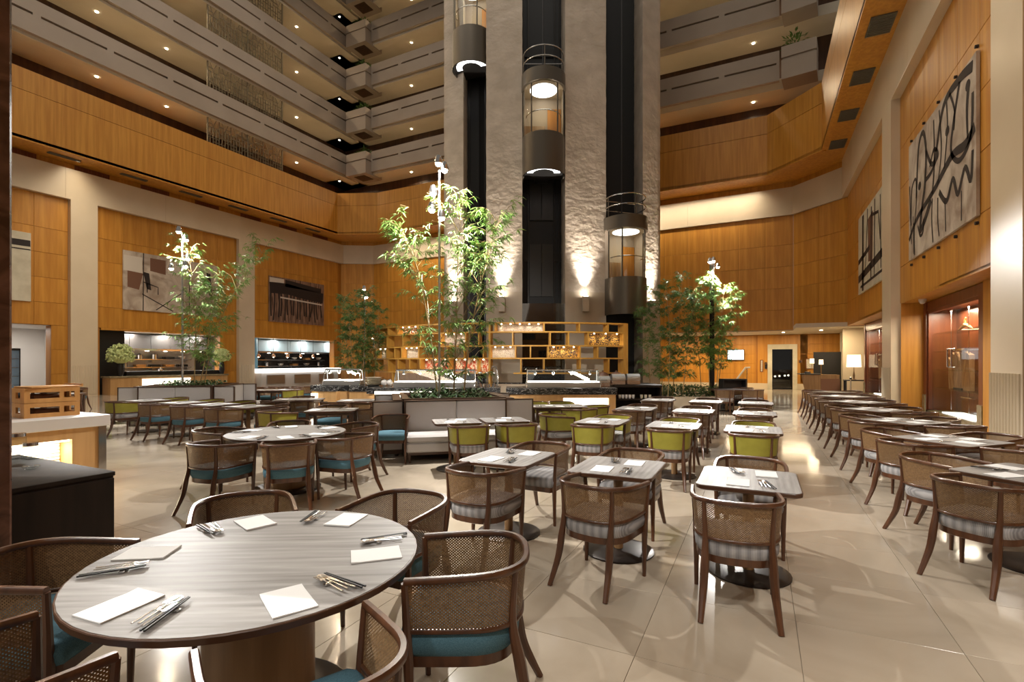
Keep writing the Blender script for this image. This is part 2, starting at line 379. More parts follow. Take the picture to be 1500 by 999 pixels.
def smooth_leg(pts, rad, k=4):
    out, rr = [], []
    P = [Vector(pts[0])] + [Vector(p) for p in pts] + [Vector(pts[-1])]; Q = [rad[0]] + list(rad) + [rad[-1]]
    for i in range(1, len(P) - 2):
        for t in range(k):
            u = t / k; f = lambda a, b_, c, d: 0.5 * (b_ * 2 + (c - a) * u + (a * 2 - b_ * 5 + c * 4 - d) * u * u + (b_ * 3 - a - c * 3 + d) * u ** 3)
            out.append(f(*P[i - 1:i + 3])); rr.append(f(*Q[i - 1:i + 3]))
    return out + [P[-1]], rr + [Q[-1]]
def MX(loc=(0, 0, 0), rz=0, rx=0, ry=0, s=1):
    return Matrix.Translation(loc) @ Matrix.Rotation(rz, 4, 'Z') @ Matrix.Rotation(ry, 4, 'Y') @ Matrix.Rotation(rx, 4, 'X') @ Matrix.Scale(s, 4)

# ------------------------------------------------------------------ the hall
XL, XR, YB = -29.8, 3.72, 30.5        # wall planes
BEAM0, BEAM1, SOF, FTOP = 9.45, 10.9, 11.2, 14.2
# floor: bed plus tiles
fl = group_empty('floor', 'polished cream marble tile floor')
MB().box(-36, 9, -9, 42, -0.25, -0.012).build('floor_bed', M['joint'], fl, smooth=0)
T = 0.85
tile_me = MB().bbox(0.0012, T - 0.0012, 0.0012, T - 0.0012, -0.02, 0.0, 0.0012).mesh('tile', M['floor'], 0)
near, rest = [], MB()
for i in range(-42, 11):
    for j in range(-10, 49):
        x, y = 0.21 + T * i, 0.35 + T * j
        cx, cy = x + T / 2, y + T / 2
        X, Y = CS * cx + SN * cy, -SN * cx + CS * cy
        if x < -35.5 or x > 8: continue
        if 0.9 < Y < 11.5 and abs(X) < Y * 1.07 + 0.6: near.append((x, y))
        else: rest.box(x + 0.002, x + T - 0.002, y + 0.002, y + T - 0.002, -0.012, 0)
near = near[:299]
for x, y in near: link('tile', tile_me, fl, (x, y, 0))
o = rest.build('distant_tile_field', M['floor'], fl, smooth=0); o['kind'] = 'stuff'

# generic wall plane given by two plan points; local frame: x along, y out of the wall into the hall, z up
def wall_frame(name, label, p0, p1):
    a = math.atan2(p1[1] - p0[1], p1[0] - p0[0])
    return group_empty(name, label, (p0[0], p0[1], 0), a), math.hypot(p1[0] - p0[0], p1[1] - p0[1])
PAN = {}
def panel_piece(w_, h_):
    k = (round(w_, 3), round(h_, 3))
    if k not in PAN: PAN[k] = MB().bbox(0.006, k[0] - 0.006, 0, 0.03, 0.006, k[1] - 0.006, 0.006).mesh('panel', M['veneer'], 0)
    return PAN[k]
def panels(parent, x0, x1, z0, z1, nx, nz, y=0.0, zs=None):
    wx = (x1 - x0) / nx
    zs = zs or [z0 + (z1 - z0) * k / nz for k in range(nz + 1)]
    for i in range(nx):
        for a, b in zip(zs, zs[1:]):
            link('panel', panel_piece(wx, b - a), parent, (x0 + wx * i, y, a))
ZP = [3.4, 4.45, 5.6, 6.75, 7.9, 9.45]
BAY = [3.7, 4.8, 12.4, 13.5, 21.1, 22.2, 29.3]        # along the left wall: pairs are column edges

# left wall (local x runs towards -y because the wall faces +x)
wl, _ = wall_frame('wall_left', 'veneered kitchen-side wall with stone columns and beam', (XL, 30.0), (XL, -6))
yl = lambda y: 30.0 - y
b = MB(); b.box(yl(30.2), yl(-6), -0.5, -0.03, 3.4, SOF + 3)
for a0, a1 in ((20.0, 22.25), (11.75, 13.7), (-6, 10.2), (29.3, 30.2)): b.box(yl(a1), yl(a0), -0.5, -0.03, 0, 3.4)
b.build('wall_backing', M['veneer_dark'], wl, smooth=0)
for a0, a1 in ((22.2, 29.7), (13.5, 21.1), (4.8, 12.4), (-3.9, 3.7)): panels(wl, yl(a1), yl(a0), 0, 0, 6, 5, -0.03, ZP)
for a0, a1 in ((20.0, 21.1), (11.75, 12.4)): panels(wl, yl(a1), yl(a0), 0, 0, 1, 3, -0.03, [0, 1.1, 2.25, 3.4])
for a0, a1 in ((3.7, 4.8), (12.4, 13.5), (21.1, 22.2)):
    MB().box(yl(a1), yl(a0), -0.05, 0.25, 0, BEAM0).build('column', M['stone'], wl, smooth=0)
    fb = MB()
    for k in range(9): fb.tube([(yl(a1) + 0.1 + k * 0.112, 0.25, 0.1), (yl(a1) + 0.1 + k * 0.112, 0.25, 1.5)], 0.035, 6)
    fb.build('column_fluting', M['stone'], wl)
for k in range(8):
    MB().box(4.5 * k - 0.2 + 0.004, 4.5 * k + 4.3 - 0.004, -0.05, 0.25, BEAM0, BEAM1).build('beam_block', M['stone'], wl, smooth=0)
MB().box(-0.2, 36, -0.05, 0.02, BEAM1, SOF).build('frieze', M['veneer'], wl, smooth=0)
for k in range(8):
    g = MB(); x = 1.4 + k * 2.9
    g.box(x, x + 1.45, 0.02, 0.05, BEAM1 + 0.02, SOF - 0.01)
    for q in range(12): g.box(x + 0.05 + q * 0.115, x + 0.09 + q * 0.115, 0.05, 0.07, BEAM1 + 0.04, SOF - 0.03)
    g.build('wall_vent', M['redwood'], wl, smooth=0)
    g = MB(); x += 1.6
    g.box(x, x + 1.2, 0.75, 1.0, SOF - 0.03, SOF)
    for q in range(4): g.box(x, x + 1.2, 0.77 + q * 0.06, 0.79 + q * 0.06, SOF - 0.05, SOF - 0.03)
    g.build('soffit_vent', M['grille'], wl, smooth=0)

# chamfer and back wall
CL0, CL1, CR1, CR0 = (XL, 30.0), (-27.6, 31.3), (1.6, 30.5), (XR, 28.3)
def panel_wall(name, label, p1, p0, nx, zs, backing_z=0.0, skip=None):
    g, L = wall_frame(name, label, p0, p1)
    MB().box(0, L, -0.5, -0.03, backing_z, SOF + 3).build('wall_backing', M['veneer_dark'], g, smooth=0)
    panels(g, 0, L, 0, 0, nx, 0, -0.03, zs)
    n = max(1, round(L / 4.5))
    for k in range(n): MB().box(L * k / n + 0.003, L * (k + 1) / n - 0.003, -0.05, 0.12, BEAM0, BEAM1).build('beam_block', M['stone'], g, smooth=0)
    MB().box(0, L, -0.05, 0.02, BEAM1, SOF).build('frieze', M['veneer'], g, smooth=0)
    return g, L
ZB = [0, 1.13, 2.27] + ZP
panel_wall('wall_chamfer', 'short angled veneer wall between kitchen and tower', CL0, CL1, 2, ZB)
panel_wall('wall_back', 'veneer wall behind the tower, kitchen half', CL1, (-9.0, 30.9), 13, ZB)
panel_wall('wall_back', 'veneer wall behind the tower above lobby opening', (-9.0, 30.9), CR1, 8, ZP, 3.4)
panel_wall('wall_chamfer', 'short angled veneer wall above lobby opening by cabinets', CR1, CR0, 2, ZP, 3.4)

# right wall: local x runs towards +y, y out of wall is -x
wr, _ = wall_frame('wall_right', 'veneered wall with display cabinet niches and stone columns', (XR, -6), (XR, 28.3))
yr = lambda y: y + 6.0
b = MB(); b.box(0, yr(28.3), -1.3, -0.03, 3.4, SOF + 3)
for a0, a1 in ((18.3, 19.7), (9.95, 11.3), (-6, 2.2)): b.box(yr(a0), yr(a1), -1.3, -0.03, 0, 3.4)
b.box(0, yr(28.3), -1.5, -1.3, 0, SOF + 3)
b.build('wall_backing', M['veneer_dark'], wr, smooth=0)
for a0, a1 in ((19.6, 28.3), (11.2, 18.4), (2.4, 10.05)):
    n = 6; wx = (a1 - a0) / n
    for i in range(n):
        for z0, z1 in zip(ZP, ZP[1:]): link('panel', panel_piece(wx, z1 - z0), wr, (yr(a0) + wx * i, -0.03, z0))
for a0, a1 in ((1.2, 2.4), (10.05, 11.2), (18.4, 19.6)):
    MB().box(yr(a0), yr(a1), -0.05, 0.22, 0, BEAM0).build('column', M['stone'], wr, smooth=0)
    fb = MB()
    for k in range(10): fb.tube([(yr(a0) + 0.1 + k * 0.112, 0.22, 0.1), (yr(a0) + 0.1 + k * 0.112, 0.22, 1.5)], 0.035, 6)
    fb.build('column_fluting', M['stone'], wr)
for k in range(8):
    if 4.5 * k < yr(28.3): MB().box(4.5 * k + 0.004, min(4.5 * k + 4.5, yr(28.3)) - 0.004, -0.05, 0.22, BEAM0, SOF).build('beam_block', M['stone'], wr, smooth=0)
for k in range(7):
    x = yr(8.2 + k * 2.9); g = MB()
    g.box(x, x + 0.95, 0.35, 0.95, SOF - 0.04, SOF)
    for q in range(10): g.box(x + 0.05 + q * 0.09, x + 0.08 + q * 0.09, 0.38, 0.92, SOF - 0.055, SOF - 0.04)
    g.build('soffit_vent', M['grille'], wr, smooth=0)
for y0, y1 in ((11.3, 18.3), (19.7, 28.3)):       # niche ceilings, far jambs of veneer
    MB().box(yr(y0), yr(y1), -1.3, 0.0, 3.38, 3.46).build('niche_ceiling', M['veneer'], wr, smooth=0)
    if y1 < 20: MB().box(yr(y1) - 0.02, yr(y1), -1.3, 0.0, 0, 3.38).build('niche_jamb', M['veneer'], wr, smooth=0)

# ------------------------------------------------------------------ fascia ring and balconies above
FX, FY = -28.15, 29.2
def ring(poly, z0, z1, th, name, mat, label, split=1):
    g = MB()
    for (x0, y0), (x1, y1) in zip(poly, poly[1:]):
        L = math.hypot(x1 - x0, y1 - y0); nx, ny = (y1 - y0) / L, -(x1 - x0) / L     # towards hall centre for clockwise run
        g.prism([(x0, y0), (x1, y1), (x1 - nx * th, y1 - ny * th), (x0 - nx * th, y0 - ny * th)], z0, z1)
    return struct(g.build(name, mat, smooth=0), label)
FAS = [(FX, -6), (FX, 28.0), (-25.4, FY), (0.35, 28.75), (2.5, 26.4), (2.5, -6)]
fas = ring(FAS, SOF - 0.06, 13.25, 0.25, 'trim_1', M['veneer'], 'orange veneer fascia ring below the lowest balcony')
ring(FAS, 13.27, FTOP, 0.30, 'trim_2', M['veneer'], 'upper board of the orange veneer fascia ring')
# soffit between fascia and walls
g = MB(); WALLP = [(XL, -6), (XL, 30.0), (-27.6, 31.3), (1.6, 30.5), (XR, 28.3), (XR, -6)]
for i in range(5):
    a, b_, c, d = FAS[i], FAS[i + 1], WALLP[i + 1], WALLP[i]
    g.prism([a, b_, c, d], SOF, SOF + 0.12)
struct(g.build('ceiling', M['veneer'], smooth=0), 'orange veneer soffit under the balconies')
NF = 5; FH = 3.23
g = MB(); g.box(-30.9, FX - 0.3, -6, 33, 12.7, 12.85); g.box(-30.9, 6, FY + 0.3, 31.6, 12.7, 12.85)
struct(g.build('floor_corridor', M['ceil'], smooth=0), 'floor of the lowest corridor behind the fascia')
BACKX, BACKY = -30.9, 31.6
cor = MB(); cor.box(BACKX - 0.2, BACKX, -6, 33, SOF, 32); cor.box(BACKX, 6, BACKY, BACKY + 0.2, SOF, 32)
struct(cor.build('wall_corridor', M['dark_wood'], smooth=0), 'dark wood back walls of the guest corridors')
def band(x0, x1, z0, z1, M4, name, lab):
    g = MB(); zc = z0 + 0.80
    g.box(x0, x1, -0.22, 0, z0, zc, M4); g.box(x0, x1, -0.22, 0, zc + 0.11, z1, M4)
    g.box(x0, x1, -0.22, -0.16, zc, zc + 0.11, M4)
    n = max(1, round((x1 - x0) / 2.75))
    for k in range(n + 1):
        x = x0 + (x1 - x0) * k / n; g.box(max(x0, x - 0.14), min(x1, x + 0.14), -0.2, 0, zc, zc + 0.11, M4)
    return struct(g.build(name, M['plaster'], smooth=0), lab)
ORD = ['lowest', 'second', 'third', 'fourth', 'fifth', 'sixth']
bulbs = []
for k in range(NF):
    z = 15.85 + FH * k; zt = z + 1.5
    band(0, 36, z, zt, MX((FX, 30.0, 0), -PI / 2), 'balcony_wall_left', f'{ORD[k]} plaster balcony parapet on the kitchen side')
    band(0, 26.9, z, zt, MX((0.9, 28.75, 0), math.atan2(0.45, -26.9)), 'balcony_wall_back', f'{ORD[k]} plaster balcony parapet behind the tower')
    g = MB()
    g.box(BACKX, FX - 0.2, -6, 33, z + 0.05, z + 0.40); g.box(BACKX, 6, FY + 0.2, BACKY, z + 0.05, z + 0.40)
    g.box(FX - 0.9, FX - 0.2, -6, 30.4, z - 0.14, z + 0.05); g.box(FX, 6, FY + 0.2, FY + 0.9, z - 0.14, z + 0.05)
    struct(g.build('ceiling_corridor', M['ceil'], smooth=0), f'{ORD[k]} cream corridor ceiling under a balcony')
    for y in (-1.0, 6.5, 13.5, 16.8, 25.6, 29.7): bulbs.append((FX - 1.5, y, z + 0.04))
    for x in (-23.4, -18.2, -6.2, -0.3): bulbs.append((x, FY + 1.45, z + 0.04))
    # planter box at the inner corner
    pb = thing('corner_planter', f'{ORD[k]} square corner planter box between balconies, with trailing greenery', 'planter', (-26.95, 29.45, z - 0.25), 0, 'corner planters on the balconies')
    g = MB()
    for a, b2 in ((0, 0.95), (1.06, 1.6)): g.box(-0.95, 0.95, -0.85, 0.95, a, b2)
    g.box(-0.88, 0.88, -0.78, 0.9, 0.95, 1.06); g.build('box', M['plaster'], pb, smooth=0)
    MB().box(-0.5, 0.5, -0.5, 0.5, -0.02, 0.0).build('underside_dark_plate', M['dark_wood'], pb, smooth=0)  # thin dark plate fixed below the box, not sunk into it
    g = MB(); r2 = random.Random(40 + k)
    for q in range(90):
        a, h, rr = r2.uniform(0, 2 * PI), r2.uniform(0, 0.9), r2.uniform(0.05, 0.6)
        p = Vector((rr * math.cos(a), rr * math.sin(a), 1.6 + h * (1 - rr))); d = Vector((math.cos(a), math.sin(a), r2.uniform(-0.3, 0.9))).normalized() * 0.28
        s_ = d.cross(Vector((0, 0, 1))).normalized() * 0.045
        g.add([p, p + d * 0.5 + s_, p + d, p + d * 0.5 - s_], [(0, 1, 2, 3)])
    o = g.build('foliage', M['leaf_dark'], pb, smooth=0)
    if k < 3:
        pc = thing('bay_planter', f'{ORD[k]} planter bay beside the cabinet-side fascia, with a shrub', 'planter', (1.75, 28.4, z - 0.25), R(-8), 'bay planters by the fascia')
        g = MB(); g.box(-0.75, 0.75, -0.3, 0.9, 0, 0.95); g.box(-0.75, 0.75, -0.3, 0.9, 1.06, 1.6); g.box(-0.7, 0.7, -0.22, 0.85, 0.95, 1.06); g.build('box', M['plaster'], pc, smooth=0)
        g2 = MB()
        for q in range(70):
            a, h, rr = r2.uniform(0, 2 * PI), r2.uniform(0, 0.9), r2.uniform(0.05, 0.45)
            p = Vector((rr * math.cos(a) - 0.2, rr * math.sin(a) + 0.2, 1.6 + h * (1 - rr))); d = Vector((math.cos(a), math.sin(a), r2.uniform(-0.2, 0.9))).normalized() * 0.26
            s_ = d.cross(Vector((0, 0, 1))).normalized() * 0.045
            g2.add([p, p + d * 0.5 + s_, p + d, p + d * 0.5 - s_], [(0, 1, 2, 3)])
        g2.build('foliage', M['leaf_dark'], pc, smooth=0)
    # decorative lattice screens on the kitchen side
    zs0 = (FTOP if k == 0 else z - FH + 1.5)
    sc = thing('lattice_screen', f'{ORD[k]} bronze geometric lattice screen above a balcony parapet', 'screen', (FX - 0.27, 18.3, zs0 - 0.35), PI / 2, 'lattice screens on the balconies')
    Hs, Ls = z - zs0 + 0.33, 5.1
    f_ = MB()
    for x in (0, Ls / 2 - 0.03, Ls - 0.07): f_.box(x, x + 0.07, -0.03, 0.03, 0, Hs)
    f_.box(0, Ls, -0.03, 0.03, 0, 0.07); f_.box(0, Ls, -0.03, 0.03, Hs - 0.07, Hs); f_.build('frame', M['screenmetal'], sc, smooth=0)
    l_ = MB(); t = 0.02
    nx = 28
    for q in range(1, nx):
        x = Ls * q / nx
        l_.box(x - t, x + t, -0.012, 0.012, 0.07 if q % 4 else 0.07, Hs * (0.72 if q % 4 else 1) - 0.04)
        if q % 4 == 2:
            for sg in (-1, 1): l_.add([(x - t, 0, Hs * 0.72), (x + t, 0, Hs * 0.72), (x + sg * 0.2 + t, 0, Hs - 0.09), (x + sg * 0.2 - t, 0, Hs - 0.09)], [(0, 1, 2, 3)])
    for q in range(1, 9):
        zz = Hs * q / 10
        for s0 in range(nx // 2): 
            if (s0 + q) % 3: l_.box(Ls * s0 * 2 / nx, Ls * (s0 * 2 + 2) / nx, -0.012, 0.012, zz - t, zz + t)
    l_.build('lattice', M['screenmetal'], sc, smooth=0)
# downlights of the corridors
bl_me = MB().lathe([(0.07, 0), (0.07, -0.02), (0.055, -0.025)], 12).mesh('ceiling_lamp', M['bulb'], 0)
for q, (x, y, z) in enumerate(bulbs):
    k = q // 10
    j = q % 10; wh = f'{(ORD[:6])[j]} from the camera on the kitchen side' if j < 6 else f'{ORD[j - 6]} from the kitchen side behind the tower'
    o = link('downlight', bl_me, None, (x, y, z)); tag(o, f'{ORD[k]} corridor ceiling downlight, {wh}'.replace('lowest from', 'first from'), 'downlight', 'corridor ceiling downlights')
    spot_light('downlight_beam', (x, y, z - 0.06), (x + (0.5 if x < -27.5 else 0), y - (0 if x < -27.5 else 0.4), z - 3), 260, (1.0, 0.78, 0.50), 165, 0.6, 0.06)
# ------------------------------------------------------------------ lift tower (built in camera-plan metres X, Y, turned into the hall)
tw = group_empty('tower_column', 'stone clad lift tower with dark shafts between four piers', (0, 0, 0), ANG)
ZT = 34
def stone_block(poly, nm='pier'):
    # subdivided rough faces: real relief from jittered vertices above the honed base
    MB().prism(poly, 0, 4.55).build('pier_base', M['smooth_stone'], tw, smooth=0)
    n = len(poly); mb = MB(); r = random.Random(len(poly) * 31 + int(poly[0][0] * 100)); cols = []
    a = sum(poly[i][0] * poly[(i + 1) % n][1] - poly[(i + 1) % n][0] * poly[i][1] for i in range(n))
    if a < 0: poly = poly[::-1]
    ring_ = []
    for i in range(n):
        p, q = poly[i], poly[(i + 1) % n]; k = max(1, int(math.hypot(q[0] - p[0], q[1] - p[1]) / 0.22))
        for t in range(k): ring_.append((p[0] + (q[0] - p[0]) * t / k, p[1] + (q[1] - p[1]) * t / k, t == 0))
    m = len(ring_); cx = sum(p[0] for p in ring_) / m; cy = sum(p[1] for p in ring_) / m; nz = int((ZT - 4.55) / 0.22); v = []; f = []
    for j in range(nz + 1):
        for x, y, corner in ring_:
            d = r.uniform(-0.011, 0.011) if 0 < j < nz else 0; l = math.hypot(x - cx, y - cy)
            v.append((x + (x - cx) / l * d, y + (y - cy) / l * d, 4.55 + (ZT - 4.55) * j / nz))
    for j in range(nz):
        for i in range(m): k = (i + 1) % m; f.append((j * m + i, j * m + k, j * m + m + k, j * m + m + i))
    mb.add(v, f).build(nm, M['rough_stone'], tw, smooth=60)
P2 = [(-1.07, 20.95), (0.42, 20.6), (0.42, 23.0), (-1.07, 23.0)]
P3 = [(2.17, 20.6), (3.9, 20.95), (3.9, 23.0), (2.17, 23.0)]
P1 = [(-3.04, 22.6), (-2.12, 22.0), (-1.9, 24.5), (-2.9, 25.0)]
P4 = [(5.62, 21.7), (6.60, 22.5), (6.5, 25.0), (5.5, 24.3)]
for p in (P1, P2, P3, P4): stone_block(p)
b = MB(); b.box(0.3, 2.3, 22.3, 23.2, 0, ZT); b.prism([(-2.3, 23.4), (-0.9, 22.7), (-0.9, 25), (-2.3, 25)], 0, ZT); b.prism([(3.7, 22.7), (5.7, 23.7), (5.7, 25), (3.7, 25)], 0, ZT)
b.box(-2.6, 5.8, 23.0, 28, 0, ZT)
b.build('shaft_lining', M['shaft'], tw, smooth=0)
b = MB()
for x0, x1, y in ((0.42, 2.17, 22.3), ):
    for x in (0.52, 0.72, 1.87, 2.07): b.box(x - 0.03, x + 0.03, y - 0.1, y, 0, ZT)
    for z in range(3, 34, 3): b.box(x0, x1, y - 0.06, y, z + 0.1, z + 0.45)
for x, y in ((-1.95, 23.1), (-1.2, 22.75), (4.1, 22.8), (5.4, 23.4)): b.box(x - 0.04, x + 0.04, y - 0.15, y, 0, ZT)
for z in range(3, 34, 3): b.box(4.0, 5.5, 23.4, 23.5, z, z + 0.3)
b.build('guide_rail', M['shaft_metal'], tw, smooth=0)
for z in (0.2, 4.55, 7.9):
    for x0, x1 in ((0.78, 1.28), (1.31, 1.81)): MB().box(x0, x1, 22.2, 22.28, z, z + 2.3).build('landing_door', M['shaft_door'], tw, smooth=0)
MB().box(0.42, 2.17, 20.9, 20.93, 0, 4.1).build('shaft_glazing', M['smoke'], tw, smooth=0)
# uplights on the piers
def cwz(X, Y, z): return cw(X, Y) + (z,)
for X, Y, lab in ((-0.42, 20.78, 'stone pier beside bamboo pole'), (3.0, 20.75, 'stone pier beside the lowest lift'), (-2.62, 22.3, 'outer pier on the kitchen side'), (6.1, 22.1, 'outer pier on the lobby side')):
    x, y = cw(X, Y)
    s = thing('wall_sconce', f'square bronze uplight sconce on the {lab}', 'wall light', (x, y, 3.72), ANG)
    MB().bbox(-0.13, 0.13, -0.30, -0.06, 0, 0.62, 0.01).build('housing', M['smooth_stone'], s); MB().box(-0.09, 0.09, -0.08, 0.06, 0.15, 0.45).build('bracket', M['bronze'], s, smooth=0)
    MB().box(-0.09, 0.09, -0.27, -0.1, 0.62, 0.63).build('lens', M['lamp'], s, smooth=0)
    spot_light('sconce_beam', cwz(X, Y - 0.26, 4.42), cwz(X, Y + 0.10, 7.6), 620, (1.0, 0.93, 0.84), 62, 0.9, 0.06)
    spot_light('sconce_throw', cwz(X, Y - 0.32, 4.42), cwz(X, Y + 0.05, 12), 1500, (1.0, 0.88, 0.74), 50, 1.0, 0.06)
# lifts
def lift(X, Y, z0, lab, rz):
    x, y = cw(X, Y); t = thing('panoramic_lift', lab, 'lift', (x, y, z0), ANG + rz)
    def D(r, back=0.75, n=22): return [(r * math.cos(a), r * math.sin(a)) for a in [PI + PI * i / n for i in range(n + 1)]] + [(r, back), (-r, back)]
    MB().prism(D(0.80), 0.14, 0.2).build('floor_slab', M['black'], t)
    MB().lathe([(0.42, 0.13), (0.66, 0.13), (0.66, 0.15), (0.42, 0.15)], 28, a0=PI, a1=2 * PI).build('underside_light', M['ring'], t)
    g = MB(); n = 28
    g.lathe([(0.84, 0.0), (0.84, 1.5), (0.80, 1.5), (0.80, 0.0)], n, a0=PI, a1=2 * PI)
    for sx in (-1, 1): g.box(sx * 0.82 - 0.02, sx * 0.82 + 0.02, 0, 0.72, 0, 1.5)
    g.build('apron', M['bronze'], t)
    MB().prism(D(0.79), 1.42, 1.5).build('cabin_floor', M['drum'], t)
    MB().lathe([(0.80, 1.5), (0.80, 3.5)], n, a0=PI, a1=2 * PI).build('curved_glass', M['liftglass'], t)
    g = MB()
    for a in (PI + 0.03, PI * 1.28, PI * 1.72, 2 * PI - 0.03): g.tube([(0.8 * math.cos(a), 0.8 * math.sin(a), 1.5), (0.8 * math.cos(a), 0.8 * math.sin(a), 3.5)], 0.03, 8)
    g.build('mullion', M['bronze'], t)
    g = MB(); g.box(-0.8, 0.8, 0.68, 0.72, 1.5, 3.5); g.box(-0.82, -0.78, 0, 0.72, 1.5, 3.5); g.box(0.78, 0.82, 0, 0.72, 1.5, 3.5); g.build('cabin_wall', M['plaster'], t, smooth=0)
    MB().box(-0.76, 0.1, 0.6, 0.67, 1.5, 2.3).build('wall_dado', M['drum'], t, smooth=0); MB().box(0.2, 0.76, 0.6, 0.67, 1.5, 3.0).build('cabin_door', M['veneer_dark'], t, smooth=0)
    MB().tube([(0.7 * math.cos(PI + PI * i / 14), 0.7 * math.sin(PI + PI * i / 14), 2.35) for i in range(15)], 0.022, 8).build('handrail', M['steel'], t)
    MB().prism(D(0.79), 3.46, 3.5).build('cabin_ceiling', M['plaster'], t)
    MB().lathe([(0.40, 3.44), (0.55, 3.44), (0.55, 3.46), (0.40, 3.46)], 28).build('ceiling_light', M['ring'], t)
    g = MB(); g.lathe([(0.80, 3.42), (0.88, 3.45), (0.88, 3.98), (0.6, 4.02), (0.001, 4.02)], n, a0=PI, a1=2 * PI); g.box(-0.88, 0.88, 0, 0.72, 3.5, 4.0); g.build('roof_housing', M['bronze'], t)
    for z in (4.42, 4.82):
        MB().tube([(0.8 * math.cos(PI + PI * i / 20), 0.8 * math.sin(PI + PI * i / 20) , z) for i in range(21)] + [(0.8, 0.5, z), (-0.8, 0.5, z)], 0.026, 8, closed=True).build('roof_railing', M['steel'], t)
    g = MB()
    for a in (PI, 1.5 * PI, 2 * PI): g.tube([(0.8 * math.cos(a), 0.8 * math.sin(a), 4.0), (0.8 * math.cos(a), 0.8 * math.sin(a), 4.84)], 0.024, 8)
    g.build('railing_post', M['bronze'], t)
    MB().tube([(0, 0.35, 4.0), (0, 0.35, 33 - z0)], 0.03, 6).build('hoist_cable', M['black'], t)
    MB().box(-0.3, 0.3, 0.70, 1.7, 0.3, 0.7).build('guide_shoe', M['shaft_metal'], t, smooth=0)
    px, py = cw(X, Y); point_light('lift_cabin_light', (px, py, z0 + 2.7), 18, (1.0, 0.86, 0.56), 0.2)
    return t
lift(1.27, 20.35, 9.15, 'bronze glass lift stopped in the central shaft, midway up the tower', 0)
lift(-1.72, 21.7, 14.15, 'bronze glass lift highest up the tower, in the kitchen-side shaft', -0.35)
lift(4.72, 20.95, 3.6, 'bronze glass lift low in the shaft beside the lobby bamboo', 0.3)

# ------------------------------------------------------------------ lobby beyond the opening
LW = 35.0
lb, _ = wall_frame('wall_lobby', 'orange veneer wall of the lobby with pale stone doorway', (7.2, LW), (-12.0, LW))
lx = lambda x: 7.2 - x
MB().box(0, lx(1.95), -0.3, -0.03, 0, 3.6).build('wall_backing', M['veneer_dark'], lb, smooth=0)
MB().box(lx(0.55), lx(-12), -0.3, -0.03, 0, 3.6).build('wall_backing', M['veneer_dark'], lb, smooth=0); MB().box(lx(1.95), lx(0.55), -0.3, -0.03, 2.55, 3.6).build('wall_backing', M['veneer_dark'], lb, smooth=0)
for k in range(16):
    x0 = 0.2 + k * 1.2
    for z0, z1 in zip([0.35, 0.95, 1.55, 2.15, 2.75, 3.32], [0.95, 1.55, 2.15, 2.75, 3.32, 9]):
        if z1 > 5: continue
        wx = 7.2 - x0
        if -0.75 < wx - 1.25 + 0.6 < 1.9: continue
        link('panel', panel_piece(1.2, z1 - z0), lb, (x0, -0.03, z0))
MB().box(lx(2.6), lx(2.05), -0.03, 0.0, 0.35, 3.32).build('panel', M['veneer'], lb, smooth=0); MB().box(lx(0.45), lx(-0.1), -0.03, 0.0, 0.35, 3.32).build('panel', M['veneer'], lb, smooth=0)
MB().box(lx(2.05), lx(0.45), -0.03, 0.0, 2.72, 3.32).build('panel', M['veneer'], lb, smooth=0)
o = MB().box(lx(7), lx(2.05), -0.03, 0.04, 0, 0.35).build('baseboard', M['stone'], lb, smooth=0); MB().box(lx(0.45), lx(-12), -0.03, 0.04, 0, 0.35).build('baseboard', M['stone'], lb, smooth=0)
d = struct(bpy.data.objects.new('door_1', None), 'tall glazed doorway in a pale stone surround at the end of the hall'); C.objects.link(d); d.location = (1.25, LW, 0)
g = MB(); g.box(-0.8, -0.55, -0.1, 0.1, 0, 2.75); g.box(0.55, 0.8, -0.1, 0.1, 0, 2.75); g.box(-0.55, 0.55, -0.1, 0.1, 2.45, 2.75); g.build('surround', M['canvas_cream'], d, smooth=0)
MB().box(-0.55, 0.55, -0.01, 0.01, 0.02, 2.45).build('glass_pane', M['smoke'], d, smooth=0)
g = MB(); g.box(-2.5, 2.5, 3.0, 3.1, -0.1, 3.4); g.box(-2.5, -2.4, 0.31, 3, -0.1, 3.4); g.box(2.4, 2.5, 0.31, 3, -0.1, 3.4); g.box(-2.5, 2.5, 0.31, 3, 3.3, 3.4); g.build('dark_room', M['black'], d, smooth=0)
g = MB()
for k in range(5): g.box(-0.5, 0.5, 0.5 + k * 0.3, 0.8 + k * 0.3, 0.05 + k * 0.1, 0.15 + k * 0.1)
g.build('stair_flight', M['greenmarble'], d, smooth=0)
g = MB()
for x in (-0.35, -0.1, 0.2, 0.4): g.ball((x, 1.6, 0.78 + 0.1 * x), 0.06)
g.build('glowing_globe', M['strip'], d)
b = MB(); b.box(-13, 7.4, 30.9, LW + 0.3, 3.35, 3.55); b.box(1.6, 7.4, 28.3, 30.9, 3.35, 3.55); b.box(3.72, 7.4, 26.1, 28.3, 3.46, 3.6)
struct(b.build('ceiling_lobby', M['ceil'], smooth=0), 'low cream ceiling of the lobby passage')
b = MB(); b.box(7.2, 7.4, 27.2, LW, 0, 3.5); b.box(3.75, 7.4, 30.0, 30.2, 0, 3.35); struct(b.build('wall_lobby_end', M['stone'], smooth=0), 'pale stone end wall of the lobby passage')
b = MB(); b.box(4.1, 4.7, 33.6, 33.9, 0, 3.35); struct(b.build('column_lobby', M['canvas_cream'], smooth=0), 'cream pilaster beside the dark screen in the lobby')
for x, y in ((-4, 33), (-1, 33), (2, 32.6), (3.0, 29.0)):
    area_light('lobby_fill', (x, y, 3.32), 1.6, 0.5, 110, (1.0, 0.78, 0.48))  # unseen fill lights added under the lobby ceiling to brighten its walls
